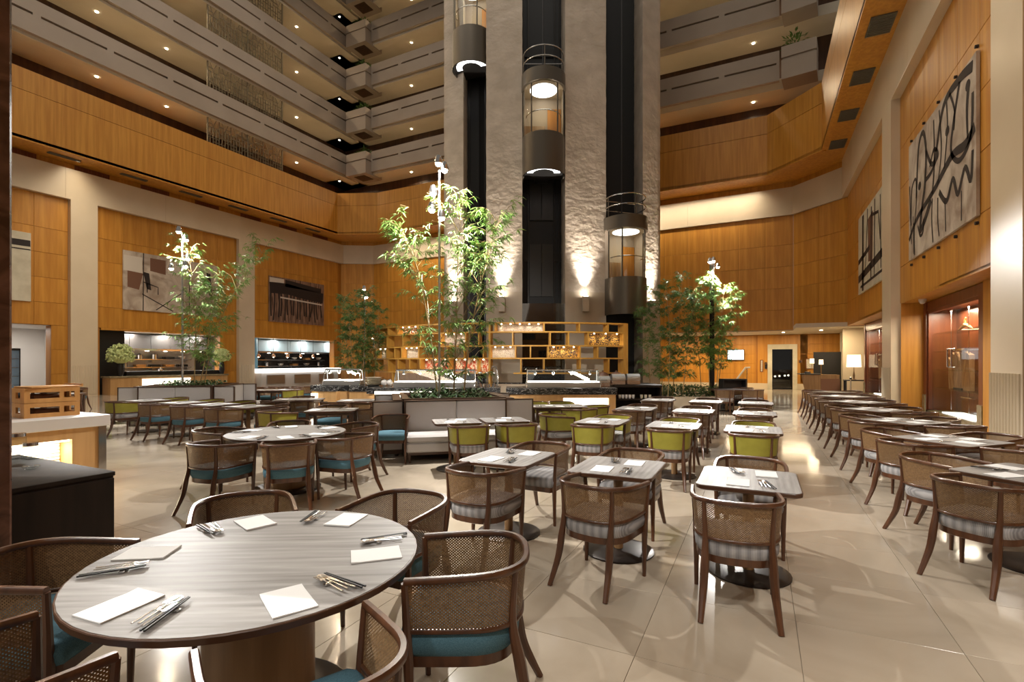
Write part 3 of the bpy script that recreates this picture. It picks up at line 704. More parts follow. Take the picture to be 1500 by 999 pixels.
o = link('downlight', bl_me, None, (1.2, 32.2, 3.35)); tag(o, 'small round downlight in the low lobby ceiling before the doorway', 'downlight')
o = link('downlight', bl_me, None, (2.9, 30.9, 3.35)); tag(o, 'small round downlight in the low lobby ceiling above the reception desk', 'downlight')
tv = thing('television', 'wall-mounted television with a pale lit picture on the lobby wall', 'television', (-1.35, LW - 0.04, 1.78))
MB().bbox(-0.50, 0.50, -0.08, 0.03, 0, 0.68, 0.01).build('case', M['black'], tv); MB().box(-0.46, 0.46, -0.085, -0.08, 0.04, 0.64).build('screen_glass', M['screen'], tv, smooth=0)
for nm, x, z0, w_, h_, lab in (('notice_frame', 2.72, 1.25, 0.46, 0.62, 'framed printed notice on the lobby wall beyond the doorway'), ('notice_frame', 0.12, 1.05, 0.16, 0.75, 'narrow tall notice board beside the doorway')):
    t = thing(nm, lab, 'notice', (x, LW - 0.01, z0)); MB().bbox(-w_ / 2, w_ / 2, -0.04, 0.005, 0, h_, 0.008).build('surround', M['redwood'], t); MB().box(-w_ / 2 + 0.04, w_ / 2 - 0.04, -0.043, -0.04, 0.04, h_ - 0.04).build('sheet', M['notice'], t, smooth=0)
t = thing('fire_alarm', 'small red and black alarm unit between narrow board and doorway', 'alarm', (0.36, LW - 0.01, 1.25)); MB().bbox(-0.06, 0.06, -0.08, 0.01, 0, 0.4, 0.01).build('case', M['black'], t); MB().cyl(0, 0, 0.26, 0.36, 0.045).build('bell', M['rust'], t, loc=(0, -0.08, 0))
t = thing('switch_plate', 'small square dark switch plate past the doorway', 'switch', (2.22, LW - 0.01, 1.62)); MB().bbox(-0.09, 0.09, -0.03, 0.01, 0, 0.16, 0.006).build('plate', M['rust'], t); MB().box(-0.03, 0.03, -0.04, -0.03, 0.04, 0.12).build('rocker', M['black'], t, smooth=0)
t = thing('folding_screen', 'tall matt black screen standing behind the reception desk', 'screen', (3.2, 31.2, 0)); MB().bbox(-0.62, 0.62, -0.04, 0.04, 0.05, 2.2, 0.01).build('leaf', M['black'], t); g = MB(); g.box(-0.55, -0.45, -0.2, 0.2, 0, 0.05); g.box(0.45, 0.55, -0.2, 0.2, 0, 0.05); g.build('foot', M['black'], t, smooth=0)
t = thing('reception_desk', 'wooden host desk with a curved end and black counter top', 'desk', (2.75, 29.2, 0), 0.15)
MB().layers([([(-0.75, -0.3), (0.7, -0.3), (0.7, 0.3), (-0.55, 0.3)], 0), ([(-0.95, -0.3), (0.7, -0.3), (0.7, 0.3), (-0.75, 0.3)], 1.05)]).build('body', M['drum'], t, smooth=0)
MB().bbox(-1.0, -0.1, -0.35, 0.35, 1.05, 1.10).build('counter', M['black'], t); MB().box(-0.1, 0.72, -0.32, -0.3, 0.05, 0.85).build('front_board', M['rust'], t, smooth=0)
for q, x in enumerate((-0.35, 0.05)):
    px, py = 2.70 + x * 0.99, 29.30 + x * 0.15
    t = thing('desk_lamp', ('slim desk lamp with small pale shade over the counter of the host desk', 'slim desk lamp beside the black screen on the host desk')[q], 'lamp', (px, py, 1.10 if q == 0 else 1.05))
    MB().cyl(0, 0, 0, 0.02, 0.07).build('base', M['gold'], t); MB().cyl(0, 0, 0.02, 0.55, 0.012, n=8).build('stand', M['gold'], t); MB().lathe([(0.10, 0.5), (0.09, 0.74)], 16).build('lamp_shade', M['shade'], t)
t = thing('telephone', 'black desk telephone on the host desk counter', 'telephone', (2.15, 29.05, 1.10), 0.15); MB().bbox(-0.12, 0.12, -0.1, 0.1, 0, 0.06).build('body', M['black'], t); MB().tube([(-0.11, 0, 0.1), (-0.08, 0, 0.07), (0.08, 0, 0.07), (0.11, 0, 0.1)], 0.025, 8).build('handset', M['black'], t)
t = thing('side_console', 'dark console table beside the far display cabinet', 'table', (4.35, 28.5, 0)); MB().bbox(-0.75, 0.5, -0.3, 0.3, 0.78, 0.83).build('table_board', M['black'], t)
for sx in (-0.7, 0.45):
    for sy in (-0.25, 0.25): MB().box(sx - 0.03, sx + 0.03, sy - 0.03, sy + 0.03, 0, 0.78).build('leg', M['black'], t, smooth=0)
MB().box(-0.72, 0.47, -0.27, 0.27, 0.2, 0.24).build('lower_shelf', M['black'], t, smooth=0)
t = thing('table_lamp', 'large table lamp with glowing drum shade on the dark console', 'lamp', (4.0, 28.5, 0.83))
MB().lathe([(0.11, 0), (0.11, 0.02), (0.03, 0.05), (0.05, 0.2), (0.02, 0.4), (0.012, 0.65)], 14).build('lamp_foot', M['lacquer'], t); MB().lathe([(0.30, 0.60), (0.27, 1.18)], 24).build('lamp_shade', M['shade'], t)
point_light('table_lamp_bulb', (4.0, 28.5, 1.7), 110, (1.0, 0.78, 0.48), 0.1)
t = thing('stanchion_post', 'chrome queue post beside the dark console', 'post', (3.75, 27.6, 0)); MB().lathe([(0.16, 0), (0.16, 0.02), (0.03, 0.04), (0.03, 0.95), (0.045, 0.97), (0.001, 1.0)], 16).build('post_body', M['steel'], t); MB().lathe([(0.05, 0.88), (0.05, 0.94)], 12).build('belt_cassette', M['black'], t)
# ramp handrail by the planter
t = thing('stair_handrail', 'sloping white handrail on a glass panel leading out of the lobby', 'handrail', cw(13.3, 29.2) + (0,), ANG)
MB().tube([(-0.55, 0, 0.35), (0.2, 0, 1.35), (0.45, 0, 1.35)], 0.05, 8).build('rail', M['white'], t); g = MB(); g.add([(-0.5, -0.01, 0.02), (0.3, -0.01, 0.02), (0.3, -0.01, 1.3), (0.18, -0.01, 1.3), (-0.5, -0.01, 0.38), (-0.5, 0.01, 0.02), (0.3, 0.01, 0.02), (0.3, 0.01, 1.3), (0.18, 0.01, 1.3), (-0.5, 0.01, 0.38)], [(0, 1, 2, 3, 4), (9, 8, 7, 6, 5), (0, 5, 6, 1), (1, 6, 7, 2), (4, 9, 5, 0)]); g.build('glass_panel', M['glass'], t, smooth=0)
g = MB(); g.box(-0.5, -0.46, -0.02, 0.02, 0, 0.4); g.box(0.26, 0.3, -0.02, 0.02, 0, 1.33); g.build('post', M['steel'], t, smooth=0)

# ------------------------------------------------------------------ art on the walls
def ribbon(mb, pts, w0, y=-0.012, w1=None):
    w1 = w0 if w1 is None else w1; n = len(pts); v = []; f = []
    for i, (x, z) in enumerate(pts):
        a = pts[min(i + 1, n - 1)]; b_ = pts[max(i - 1, 0)]; tx, tz = a[0] - b_[0], a[1] - b_[1]; l = math.hypot(tx, tz) or 1
        ww = (w0 + (w1 - w0) * i / max(1, n - 1)) / 2; nx, nz = -tz / l * ww, tx / l * ww
        v += [(x + nx, y, z + nz), (x - nx, y, z - nz)]
    for i in range(n - 1): f.append((2 * i, 2 * i + 1, 2 * i + 3, 2 * i + 2))
    mb.add(v, f)
def curve(pts, k=6):
    out = []
    P = [pts[0]] + list(pts) + [pts[-1]]
    for i in range(1, len(P) - 2):
        for t in range(k):
            u = t / k; a, b_, c, d = P[i - 1], P[i], P[i + 1], P[i + 2]
            out.append(tuple(0.5 * (2 * b_[j] + (c[j] - a[j]) * u + (2 * a[j] - 5 * b_[j] + 4 * c[j] - d[j]) * u * u + (3 * b_[j] - a[j] - 3 * c[j] + d[j]) * u ** 3) for j in (0, 1)))
    out.append(tuple(pts[-1])); return out
def artwork(label, loc, rz, w_, h_, base):
    t = thing('wall_painting', label, 'painting', loc, rz)
    MB().bbox(0, w_, -0.012 + 0.002, 0.05, 0, h_, 0.004).build('canvas', base, t)
    return t
# frames: local x to the viewer's right, local -y towards the hall
HA, HZ = 3.1, 4.42
a1 = artwork('wide pale abstract canvas with a chair-like black shape, behind the kitchen-side bamboo', (XL + 0.06, 14.7, HZ), PI / 2, 5.1, HA, M['canvas'])
a2 = artwork('brown canvas of hanging black strips, near the angled wall', (XL + 0.06, 23.4, HZ), PI / 2, 4.8, HA, M['canvas_brown'])
a3 = artwork('cream canvas with a black bar across the top, beside the dark marble pillar', (XL + 0.06, 6.2, HZ), PI / 2, 4.8, HA, M['canvas_cream'])
for a_ in (a1, a2, a3): pass
g = MB(); 
for x0, x1, z0, z1 in ((0.95, 1.35, 1.15, 2.1), (2.9, 3.05, 1.4, 2.7), (4.4, 4.75, 1.2, 2.6)): g.add([(x0, -0.015, z1), (x1 - 0.1, -0.015, z1 - 0.05), (x1, -0.015, z0), (x0 + 0.18, -0.015, z0 + 0.05)], [(0, 1, 2, 3)])
for pts in ([(0.95, 0.0), (0.97, 3.1)], [(0.97, 1.55), (1.7, 1.35), (1.7, 0.95)], [(1.15, 1.5), (1.15, 1.0)], [(3.4, 0.2), (3.4, 2.9)], [(3.4, 1.5), (5.0, 1.6)], [(0.9, 0.9), (2.5, 0.1)], [(1.6, 0.1), (3.0, 1.2)]): ribbon(g, pts, 0.05, -0.015)
g.build('black_shape', M['ink'], a1, smooth=0)
g = MB(); g.add([(0.2, -0.013, 2.05), (0.95, -0.013, 2.0), (0.75, -0.013, 1.1), (0.2, -0.013, 1.2)], [(0, 1, 2, 3)]); g.add([(1.3, -0.013, 2.9), (2.1, -0.013, 2.9), (2.1, -0.013, 2.1), (1.3, -0.013, 2.2)], [(0, 1, 2, 3)]); g.build('brown_patch', M['rust'], a1, smooth=0)
for q_ in ([(0.02, -0.013, 2.85), (0.9, -0.013, 2.85), (0.9, -0.013, 2.05), (0.02, -0.013, 2.05)], [(2.2, -0.013, 2.8), (2.85, -0.013, 2.8), (2.85, -0.013, 2.2), (2.2, -0.013, 2.2)]): MB().add(q_, [(0, 1, 2, 3)]).build('pale_patch', M['pale_ink'], a1, smooth=0)
g = MB(); r3 = random.Random(3)
ribbon(g, curve([(0.05, 2.3), (1.5, 2.35), (2.8, 2.2), (4.7, 2.05)]), 0.75, -0.015); ribbon(g, [(1.3, 2.75), (4.5, 2.6)], 0.5, -0.015, 0.3)
for q in range(17):
    x = 0.18 + q * 0.265 + r3.uniform(-0.06, 0.06); zz = r3.uniform(0.1, 0.6)
    ribbon(g, curve([(x, 2.2), (x + r3.uniform(-0.08, 0.08), 1.4), (x + r3.uniform(-0.1, 0.1), zz)]), r3.uniform(0.09, 0.17), -0.016, 0.1)
g.build('black_strip', M['ink'], a2, smooth=0)
g = MB(); ribbon(g, [(0.9, 1.72), (4.6, 1.55)], 0.1, -0.017); g.add([(0.05, -0.013, 3.0), (1.2, -0.013, 3.0), (1.2, -0.013, 2.5), (0.05, -0.013, 2.65)], [(0, 1, 2, 3)]); g.build('pale_bar', M['pale_ink'], a2, smooth=0)
g = MB(); ribbon(g, [(0.02, 2.55), (4.78, 2.62)], 0.28, -0.015); ribbon(g, [(0.02, 2.28), (4.78, 2.34)], 0.05, -0.015); g.build('black_bar', M['ink'], a3, smooth=0)
# cabinet-side wall: viewer's right is -y
a4 = artwork('tall view of looping black calligraphic lines on a mauve grey canvas, on the cabinet wall', (XR - 0.06, 17.1, HZ), -PI / 2, 4.75, HA, M['canvas'])
g = MB()
for pts, w0, w1 in ([[(0.25, 0.9), (0.3, 1.8), (0.7, 2.0), (0.75, 1.4), (0.55, 0.7), (0.6, 0.05)], .09, .07], [[(0.75, 1.5), (0.95, 2.7), (1.35, 2.95), (1.6, 2.4), (1.5, 1.6), (1.3, 1.2), (1.1, 0.6), (1.5, 0.75), (2.0, 1.1)], .12, .2], [[(0.05, 0.55), (0.8, 0.95), (2.2, 1.25), (3.4, 1.6), (4.2, 1.55), (4.7, 1.7)], .12, .22],
    [[(1.6, 2.4), (2.2, 1.9), (2.9, 2.9), (3.9, 3.0), (4.6, 2.9)], .1, .22], [[(3.9, 2.95), (3.5, 2.2), (3.4, 1.7), (3.9, 1.35), (4.5, 1.6), (4.6, 2.4)], .12, .12], [[(2.2, 2.9), (2.25, 1.9), (2.1, 1.2)], .08, .1], [[(2.6, 2.95), (2.75, 2.0), (2.5, 1.3)], .07, .07], [[(3.1, 2.9), (3.15, 2.3), (2.95, 1.5)], .07, .07],
    [[(1.55, 1.7), (2.05, 1.75), (2.5, 2.0), (2.2, 2.2), (1.9, 1.9)], .12, .08], [[(2.6, 1.1), (3.1, 0.75), (3.5, 1.1), (3.8, 0.7), (4.2, 1.1), (4.5, 0.75), (4.6, 1.3)], .14, .12], [[(0.9, 0.75), (1.1, 0.45), (1.35, 0.5), (1.4, 0.8)], .08, .08], [[(2.1, 1.1), (2.05, 0.6), (2.15, 0.05)], .07, .06], [[(2.5, 1.0), (2.5, 0.5), (2.6, 0.1)], .07, .06],
    [[(3.0, 0.8), (3.05, 0.1)], .05, .05], [[(4.0, 0.7), (4.0, 0.1)], .05, .05], [[(4.35, 1.6), (4.3, 2.2), (4.4, 2.7)], .08, .16], [[(0.45, 1.1), (0.5, 0.1)], .06, .05], [[(3.3, 3.0), (3.6, 2.5), (3.55, 2.1)], .09, .07], [[(0.1, 2.0), (0.2, 1.0), (0.3, 0.4)], .07, .05]):
    ribbon(g, curve(pts), w0, -0.015, w1)
for c in ((1.05, 1.72), (2.45, 1.98), (3.15, 2.25), (4.35, 2.65)): g.add([(c[0] + 0.13 * math.cos(q), -0.0155, c[1] + 0.11 * math.sin(q)) for q in [2 * PI * i / 10 for i in range(10)]], [tuple(range(10))])
g.build('black_line', M['ink'], a4, smooth=0)
for q in range(5):
    for z in (-0.12, HA + 0.12):
        MB().lathe([(0.035, 0), (0.035, 0.05), (0.001, 0.055)], 8, M4=MX((0.1 + q * 1.14, 0.05, z), 0, PI / 2)).build('standoff_bolt', M['ink'], a4)
a5 = artwork('canvas of black ladder-like lines on the cabinet wall near the lobby', (XR - 0.06, 24.9, HZ), -PI / 2, 4.75, HA, M['canvas_cream'])
g = MB()
for pts, w0 in ([[(1.0, 0.05), (1.05, 3.0)], .35], [[(0.05, 1.3), (2.4, 1.5)], .2], [[(0.05, 0.6), (4.6, 0.9)], .3], [[(2.0, 3.0), (1.6, 1.0), (0.9, 0.2)], .12], [[(3.3, 3.0), (3.2, 0.3)], .14], [[(4.2, 2.9), (4.3, 0.4)], .12], [[(0.5, 0.25), (4.5, 0.3)], .1], [[(2.6, 2.6), (3.9, 2.4), (4.2, 1.4)], .12], [[(2.6, 0.3), (2.7, 2.9)], .18]): ribbon(g, pts, w0, -0.015)
g.build('black_line', M['ink'], a5, smooth=0)
g = MB(); g.add([(2.0, -0.013, 2.6), (3.0, -0.013, 2.7), (2.9, -0.013, 0.9), (2.1, -0.013, 1.0)], [(0, 1, 2, 3)]); g.build('rust_patch', M['rust'], a5, smooth=0)

# ------------------------------------------------------------------ display cabinets in the cabinet wall
def cabinet(label, y0, y1, where):
    t = thing('display_cabinet', label, 'cabinet', (XR + 0.62, y0, 0), 0)
    L = y1 - y0
    MB().box(-0.06, 0.62, 0, L, 0, 0.32).build('marble_plinth', M['greenmarble'], t, smooth=0)
    for yy in (0, L - 0.26):
        MB().box(-0.10, 0.62, yy, yy + 0.26, 0.32, 3.36).build('pilaster', M['redwood'], t, smooth=0)
        MB().box(-0.13, -0.10, yy, yy + 0.26, 0, 0.75).build('plinth_block', M['greenmarble'], t, smooth=0)
    MB().box(0.58, 0.62, 0.26, L - 0.26, 0.32, 3.36).build('back_panel', M['redwood'], t, smooth=0)
    MB().box(-0.08, 0.6, 0.26, L - 0.26, 3.12, 3.36).build('header', M['redwood'], t, smooth=0)
    n = 2; wy = (L - 0.52) / n
    for k in range(n):
        a, b_ = 0.26 + wy * k + 0.01, 0.26 + wy * (k + 1) - 0.01
        dr = MB().box(-0.03, -0.02, a, b_, 0.40, 3.04).build('glass_door', M['clearpane'], t, smooth=0)
        hy = b_ - 0.16 if k == 0 else a + 0.12
        MB().tube([(-0.03, hy, 1.55), (-0.09, hy, 1.55), (-0.09, hy, 2.0), (-0.03, hy, 2.0)], 0.02, 8).build('handle', M['steel'], dr)
    g = MB(); g.box(-0.06, 0.02, 0.26, 0.36, 0.34, 3.12); g.box(-0.06, 0.02, L - 0.36, L - 0.26, 0.34, 3.12); g.box(-0.06, 0.02, 0.36, L - 0.36, 3.04, 3.12); g.build('door_frame', M['redwood'], t, smooth=0)
    for z in (0.95, 1.45, 1.95, 2.45):
        MB().box(0.06, 0.56, 0.3, L - 0.3, z, z + 0.02).build('shelf', M['glass'], t, smooth=0)
    for q in range(3): MB().box(0.28, 0.30, 0.26 + (L - 0.52) * (q + 0.5) / 3 - 0.01, 0.26 + (L - 0.52) * (q + 0.5) / 3 + 0.01, 0.4, 3.1).build('upright_rod', M['steel'], t, smooth=0)
    MB().box(0.05, 0.5, L * 0.25, L * 0.75, 0.32, 0.345).build('base_light', M['coldtray'], t, smooth=0)
    area_light('cabinet_light', (XR + 0.9, (y0 + y1) / 2, 3.05), 0.3, L * 0.7, 170, (1.0, 0.85, 0.65))
    X0 = XR + 0.62
    p = thing('wooden_carving', f'carved wooden bird-like piece with spread wings, on the top shelf of the {where} cabinet', 'carving', (X0 + 0.3, y1 - 1.9, 2.47))
    MB().tube([(0, -0.5, 0.02), (0, -0.25, 0.09), (0, 0, 0.14), (0, 0.25, 0.09), (0, 0.5, 0.02)], [0.012, 0.035, 0.05, 0.035, 0.012], 8).build('wing', M['crate'], p); MB().tube([(0, 0, 0.1), (0, 0.02, 0.25), (0, -0.04, 0.32)], [0.04, 0.025, 0.015], 8).build('neck', M['crate'], p)
    p = thing('display_knife', f'long pale blade laid on the middle shelf of the {where} cabinet', 'knife', (X0 + 0.25, y1 - 1.7, 1.97)); MB().box(-0.03, 0.03, -0.4, 0.25, 0, 0.05).build('blade', M['steel'], p, smooth=0); MB().box(-0.02, 0.02, 0.25, 0.45, 0, 0.05).build('grip', M['canvas_cream'], p, smooth=0)
    p = thing('driftwood_slab', f'big upright slab of brown driftwood on the lowest shelf of the {where} cabinet', 'ornament', (X0 + 0.3, y0 + L * 0.63, 0.97))
    rr = random.Random(5); n = 12; sil = [(-0.75 + 1.5 * k / n, 0.85 + rr.uniform(-0.16, 0.14)) for k in range(n + 1)]
    mb = MB(); v = [(-0.05, y, 0) for y, z in sil] + [(0.05, y, 0) for y, z in sil] + [(-0.05 + rr.uniform(-.03, .03), y, z) for y, z in sil] + [(0.05, y, z) for y, z in sil]; m = n + 1; f = []
    for k in range(n): f += [(k, k + 1, 2 * m + k + 1, 2 * m + k), (m + k + 1, m + k, 3 * m + k, 3 * m + k + 1), (2 * m + k, 2 * m + k + 1, 3 * m + k + 1, 3 * m + k), (k + 1, k, m + k, m + k + 1)]
    f += [(0, 2 * m, 3 * m, m), (m - 1, 2 * m - 1, 4 * m - 1, 3 * m - 1)]
    mb.add(v, f).build('slab', M['driftwood'], p, smooth=0); MB().box(-0.08, 0.08, -0.3, 0.3, -0.0, 0.04).build('stand', M['black'], p, smooth=0)
    p = thing('glass_block', f'clear glass block on the lit base of the {where} cabinet', 'ornament', (X0 + 0.3, y0 + L * 0.45, 0.345)); MB().bbox(-0.12, 0.12, -0.35, 0.35, 0, 0.45).build('block', M['glass'], p); MB().box(-0.13, 0.13, -0.36, 0.36, 0.45, 0.47).build('lid', M['steel'], p, smooth=0)
    if where == 'larger':
        p = thing('ceiling_camera', 'white dome security camera under the niche ceiling', 'camera', (XR + 0.25, y1 - 1.1, 3.38)); MB().cyl(0, 0, -0.06, 0, 0.09).build('mount', M['white'], p); MB().lathe([(0.07, -0.06), (0.065, -0.1), (0.03, -0.13), (0.001, -0.135)], 14).build('dome', M['white'], p)
cabinet('mahogany display cabinet with glass doors on a marble plinth, between the two stone columns', 13.95, 18.3, 'larger')
struct(MB().box(XR + 0.5, XR + 1.3, 11.3, 13.9, 0, 3.38).build('wall_niche', M['veneer'], smooth=0), 'veneer infill beside the larger display cabinet')
cabinet('mahogany display cabinet in the niche next to the lobby opening', 22.4, 27.5, 'lobby-end')
# ------------------------------------------------------------------ chairs
def u_path(sc=1.0, n=26, front=0.24):
    pts = [(0.285 * sc, front), (0.287 * sc, front * 0.6), (0.288 * sc, 0.06), (0.287 * sc, 0.0)]
    for i in range(1, n):
        t = PI * i / n; c, s = math.cos(t), math.sin(t)
        pts.append((0.287 * sc * math.copysign(abs(c) ** 0.75, c), -0.30 * sc * abs(s) ** 0.75))
    pts += [(-x, y) for x, y in [(0.287 * sc, 0.0), (0.288 * sc, 0.06), (0.287 * sc, front * 0.6), (0.285 * sc, front)]]
    return pts
def rim_z(y): return 0.762 - 0.03 * max(0.0, (y + 0.30) / 0.54)
def d_outline(k=1.0, n=18):
    p = [(-0.262 * k, 0.24 * k), (-0.235 * k, 0.272 * k), (0.235 * k, 0.272 * k), (0.262 * k, 0.24 * k), (0.266 * k, 0.0)]
    for i in range(1, n):
        t = PI * i / n; c, s = math.cos(t), math.sin(t)
        p.append((0.266 * k * math.copysign(abs(c) ** 0.75, c), -0.262 * k * abs(s) ** 0.75))
    return p + [(-0.266 * k, 0.0)]
def strip_panel(path, scale_lo, z0, th, idx0, idx1, mat, name, parent, uvs=True):
    seg = path[idx0:idx1 + 1]; v = []; f = []; uv = []; L = 0
    rows = 3
    for i, (x, y) in enumerate(seg):
        if i: L += math.hypot(x - seg[i - 1][0], y - seg[i - 1][1])
        for r in range(rows):
            k = r / (rows - 1); sc = scale_lo + (1 - scale_lo) * k
            zt = rim_z(y) - 0.008; v.append((x * sc, y * sc if y < 0 else y, z0 + (zt - z0) * k)); uv.append((L, z0 + (zt - z0) * k))
    n = len(seg)
    for i in range(n - 1):
        for r in range(rows - 1): f.append((i * rows + r, (i + 1) * rows + r, (i + 1) * rows + r + 1, i * rows + r + 1))
    if th:
        o = len(v); cx = [(x * (1 - th / 0.28), y + (th if y < 0 else 0), z) for x, y, z in v]; v += cx; uv += uv
        f += [tuple(i + o for i in q[::-1]) for q in f]
        for i in range(n - 1):
            f += [((i + 1) * rows, i * rows, o + i * rows, o + (i + 1) * rows), (i * rows + rows - 1, (i + 1) * rows + rows - 1, o + (i + 1) * rows + rows - 1, o + i * rows + rows - 1)]
    me = bpy.data.meshes.new(name); me.from_pydata(v, [], f); me.materials.append(mat)
    lay = me.uv_layers.new(name='weave')
    for lp in me.loops: lay.data[lp.index].uv = uv[lp.vertex_index]
    me.polygons.foreach_set('use_smooth', [True] * len(me.polygons)); me.set_sharp_from_angle(angle=R(50)); me.update()
    return link(name, me, parent)
OCT = lambda a, b: [(a * c, b * s) for c, s in ((1, .45), (.6, 1), (-.6, 1), (-1, .45), (-1, -.6), (-.75, -1), (.75, -1), (1, -.6))]
def make_chair(kind, seat, label):
    t = thing('dining_chair', label, 'chair')
    up = u_path(); N = len(up)
    MB().sweep([(x, y, rim_z(y)) for x, y in up], OCT(0.0155, 0.0145)).build('top_rail', M['wood'], t)
    lo = u_path(0.93)
    MB().sweep([(x, y, 0.508) for x, y in lo], OCT(0.010, 0.010)).build('lower_rail', M['wood'], t)
    i0 = min(range(N), key=lambda i: abs(up[i][0] - 0.205) + (9 if up[i][1] > -0.1 else 0)); i1 = N - 1 - i0
    mat, th = (M['cane'], 0) if kind == 'cane' else (M['green'], 0.028)
    nm = 'cane_panel' if kind == 'cane' else 'upholstered_panel'
    for a, b_ in ((0, i0), (i0, i1), (i1, N - 1)): strip_panel(up, 0.93, 0.508, th, a, b_, mat, nm, t)
    MB().layers([(d_outline(0.96), 0.390), (d_outline(1.0), 0.412), (d_outline(1.015), 0.45), (d_outline(0.985), 0.483), (d_outline(0.92), 0.498), (d_outline(0.7), 0.506), (d_outline(0.3), 0.509)]).build('seat', M[seat], t, smooth=60)
    MB().layers([(d_outline(0.93), 0.340), (d_outline(0.965), 0.345), (d_outline(0.965), 0.392), (d_outline(0.93), 0.395)]).build('seat_frame', M['wood'], t)
    rx, ry = up[i0]
    for s in (1, -1):
        MB().tube(*smooth_leg([(s * 0.232, -0.385, 0), (s * 0.222, -0.335, 0.10), (s * 0.212, -0.288, 0.21), (s * rx * 0.97, -0.262, 0.34), (s * rx * 0.955, ry * 0.95, 0.52), (s * rx, ry, 0.75)], [0.018, 0.022, 0.026, 0.028, 0.019, 0.015]), 8).build('leg', M['wood'], t)
        MB().tube([(s * 0.258, 0.215, 0), (s * 0.258, 0.22, 0.2), (s * 0.258, 0.225, 0.38), (s * 0.268, 0.232, 0.55), (s * 0.284, 0.238, 0.725)], [0.015, 0.019, 0.025, 0.018, 0.015], 8).build('leg', M['wood'], t)
    return t
chair_src = {}
def chair(kind, seat, x, y, face, label, group=None):
    """face: unit-free direction the sitter looks, degrees clockwise from +y"""
    rz = -R(face)
    key = (kind, seat)
    if key not in chair_src:
        t = make_chair(kind, seat, label); chair_src[key] = t; KIDS[t.name] = list(t.children)
        t.location = (x, y, 0); t.rotation_euler = (0, 0, rz)
        if group: t['group'] = group
        return t
    return dup(chair_src[key], (x, y, 0), rz, label, group)

# ------------------------------------------------------------------ tables and what lies on them
TZ = 0.75
def rrect(hx, hy, r, n=4):
    p = []
    for cx, cy, a0 in ((hx - r, hy - r, 0), (-hx + r, hy - r, 90), (-hx + r, -hy + r, 180), (hx - r, -hy + r, 270)):
        for k in range(n + 1): a = R(a0 + 90 * k / n); p.append((cx + r * math.cos(a), cy + r * math.sin(a)))
    return p
def circ(r, n=48): return [(r * math.cos(2 * PI * i / n), r * math.sin(2 * PI * i / n)) for i in range(n)]
TSRC = {}
def table(style, x, y, rz, label, group, hx=0.36, hy=0.40):
    key = (style, hx, hy)
    if key in TSRC: return dup(TSRC[key], (x, y, 0), rz, label, group)
    t = thing('dining_table', label, 'table', (x, y, 0), rz, group); TSRC[key] = t
    if style == 'round':
        o = lambda d: circ(0.742 + d)
    else:
        o = lambda d: rrect(hx + d, hy + d, 0.07 + d)
    tp = MB().layers([(o(-0.012), TZ - 0.006), (o(-0.008), TZ - 0.001), (o(-0.009), TZ)]).build('tabletop', M['dark_top'] if style == 'dark' else M['table'], t)
    MB().layers([(o(-0.03), TZ - 0.042), (o(-0.002), TZ - 0.030), (o(0), TZ - 0.006), (o(-0.003), TZ - 0.002), (o(-0.010), TZ - 0.002)]).build('edge_band', M['edge'], tp)
    if style == 'round':
        MB().cyl(0, 0, 0.035, TZ - 0.04, 0.245, n=36).build('drum_pedestal', M['drum'], t); MB().lathe([(0.42, 0), (0.42, 0.02), (0.40, 0.035), (0.26, 0.04)], 36).build('base_plate', M['iron'], t)
    elif style == 'four_leg':
        for sx in (-1, 1):
            for sy in (-1, 1): MB().box(sx * (hx - 0.07) - 0.03, sx * (hx - 0.07) + 0.03, sy * (hy - 0.07) - 0.03, sy * (hy - 0.07) + 0.03, 0, TZ - 0.04).build('leg', M['dark_trim'], t, smooth=0)
        MB().box(-hx + 0.08, hx - 0.08, -hy + 0.08, hy - 0.08, TZ - 0.09, TZ - 0.04).build('apron', M['dark_trim'], t, smooth=0)
    else:
        MB().cyl(0, 0, 0.025, TZ - 0.06, 0.042, n=20).build('pedestal', M['drum'], t); MB().box(-0.22, 0.22, -0.05, 0.05, TZ - 0.06, TZ - 0.04).build('bracket', M['iron'], t, smooth=0)
        MB().lathe([(0.31, 0), (0.31, 0.012), (0.28, 0.022), (0.05, 0.03)], 28).build('base_plate', M['iron'], t)
    KIDS[t.name] = list(t.children)
    return t
M['dark_top'] = M['espresso']
# cutlery shapes, lying flat along local y
def _napkin():
    r = random.Random(2); nx, ny = 4, 5; v = []; f = []
    for k, z in ((0, 0.0012), (1, 0.0055)):
        for j in range(ny + 1):
            for i in range(nx + 1):
                e = 0.0012 * r.random() if k else 0
                v.append((-0.08 + 0.16 * i / nx, -0.115 + 0.23 * j / ny, z + e + (0.003 if k and j == ny else 0)))
    m = (nx + 1) * (ny + 1); a = lambda i, j, k: k * m + j * (nx + 1) + i
    for j in range(ny):
        for i in range(nx): f += [(a(i, j, 1), a(i + 1, j, 1), a(i + 1, j + 1, 1), a(i, j + 1, 1)), (a(i, j + 1, 0), a(i + 1, j + 1, 0), a(i + 1, j, 0), a(i, j, 0))]
    for i in range(nx): f += [(a(i, 0, 0), a(i + 1, 0, 0), a(i + 1, 0, 1), a(i, 0, 1)), (a(i + 1, ny, 0), a(i, ny, 0), a(i, ny, 1), a(i + 1, ny, 1))]
    for j in range(ny): f += [(a(0, j + 1, 0), a(0, j, 0), a(0, j, 1), a(0, j + 1, 1)), (a(nx, j, 0), a(nx, j + 1, 0), a(nx, j + 1, 1), a(nx, j, 1))]
    return MB().add(v, f).mesh('napkin', M['paper'], 30)
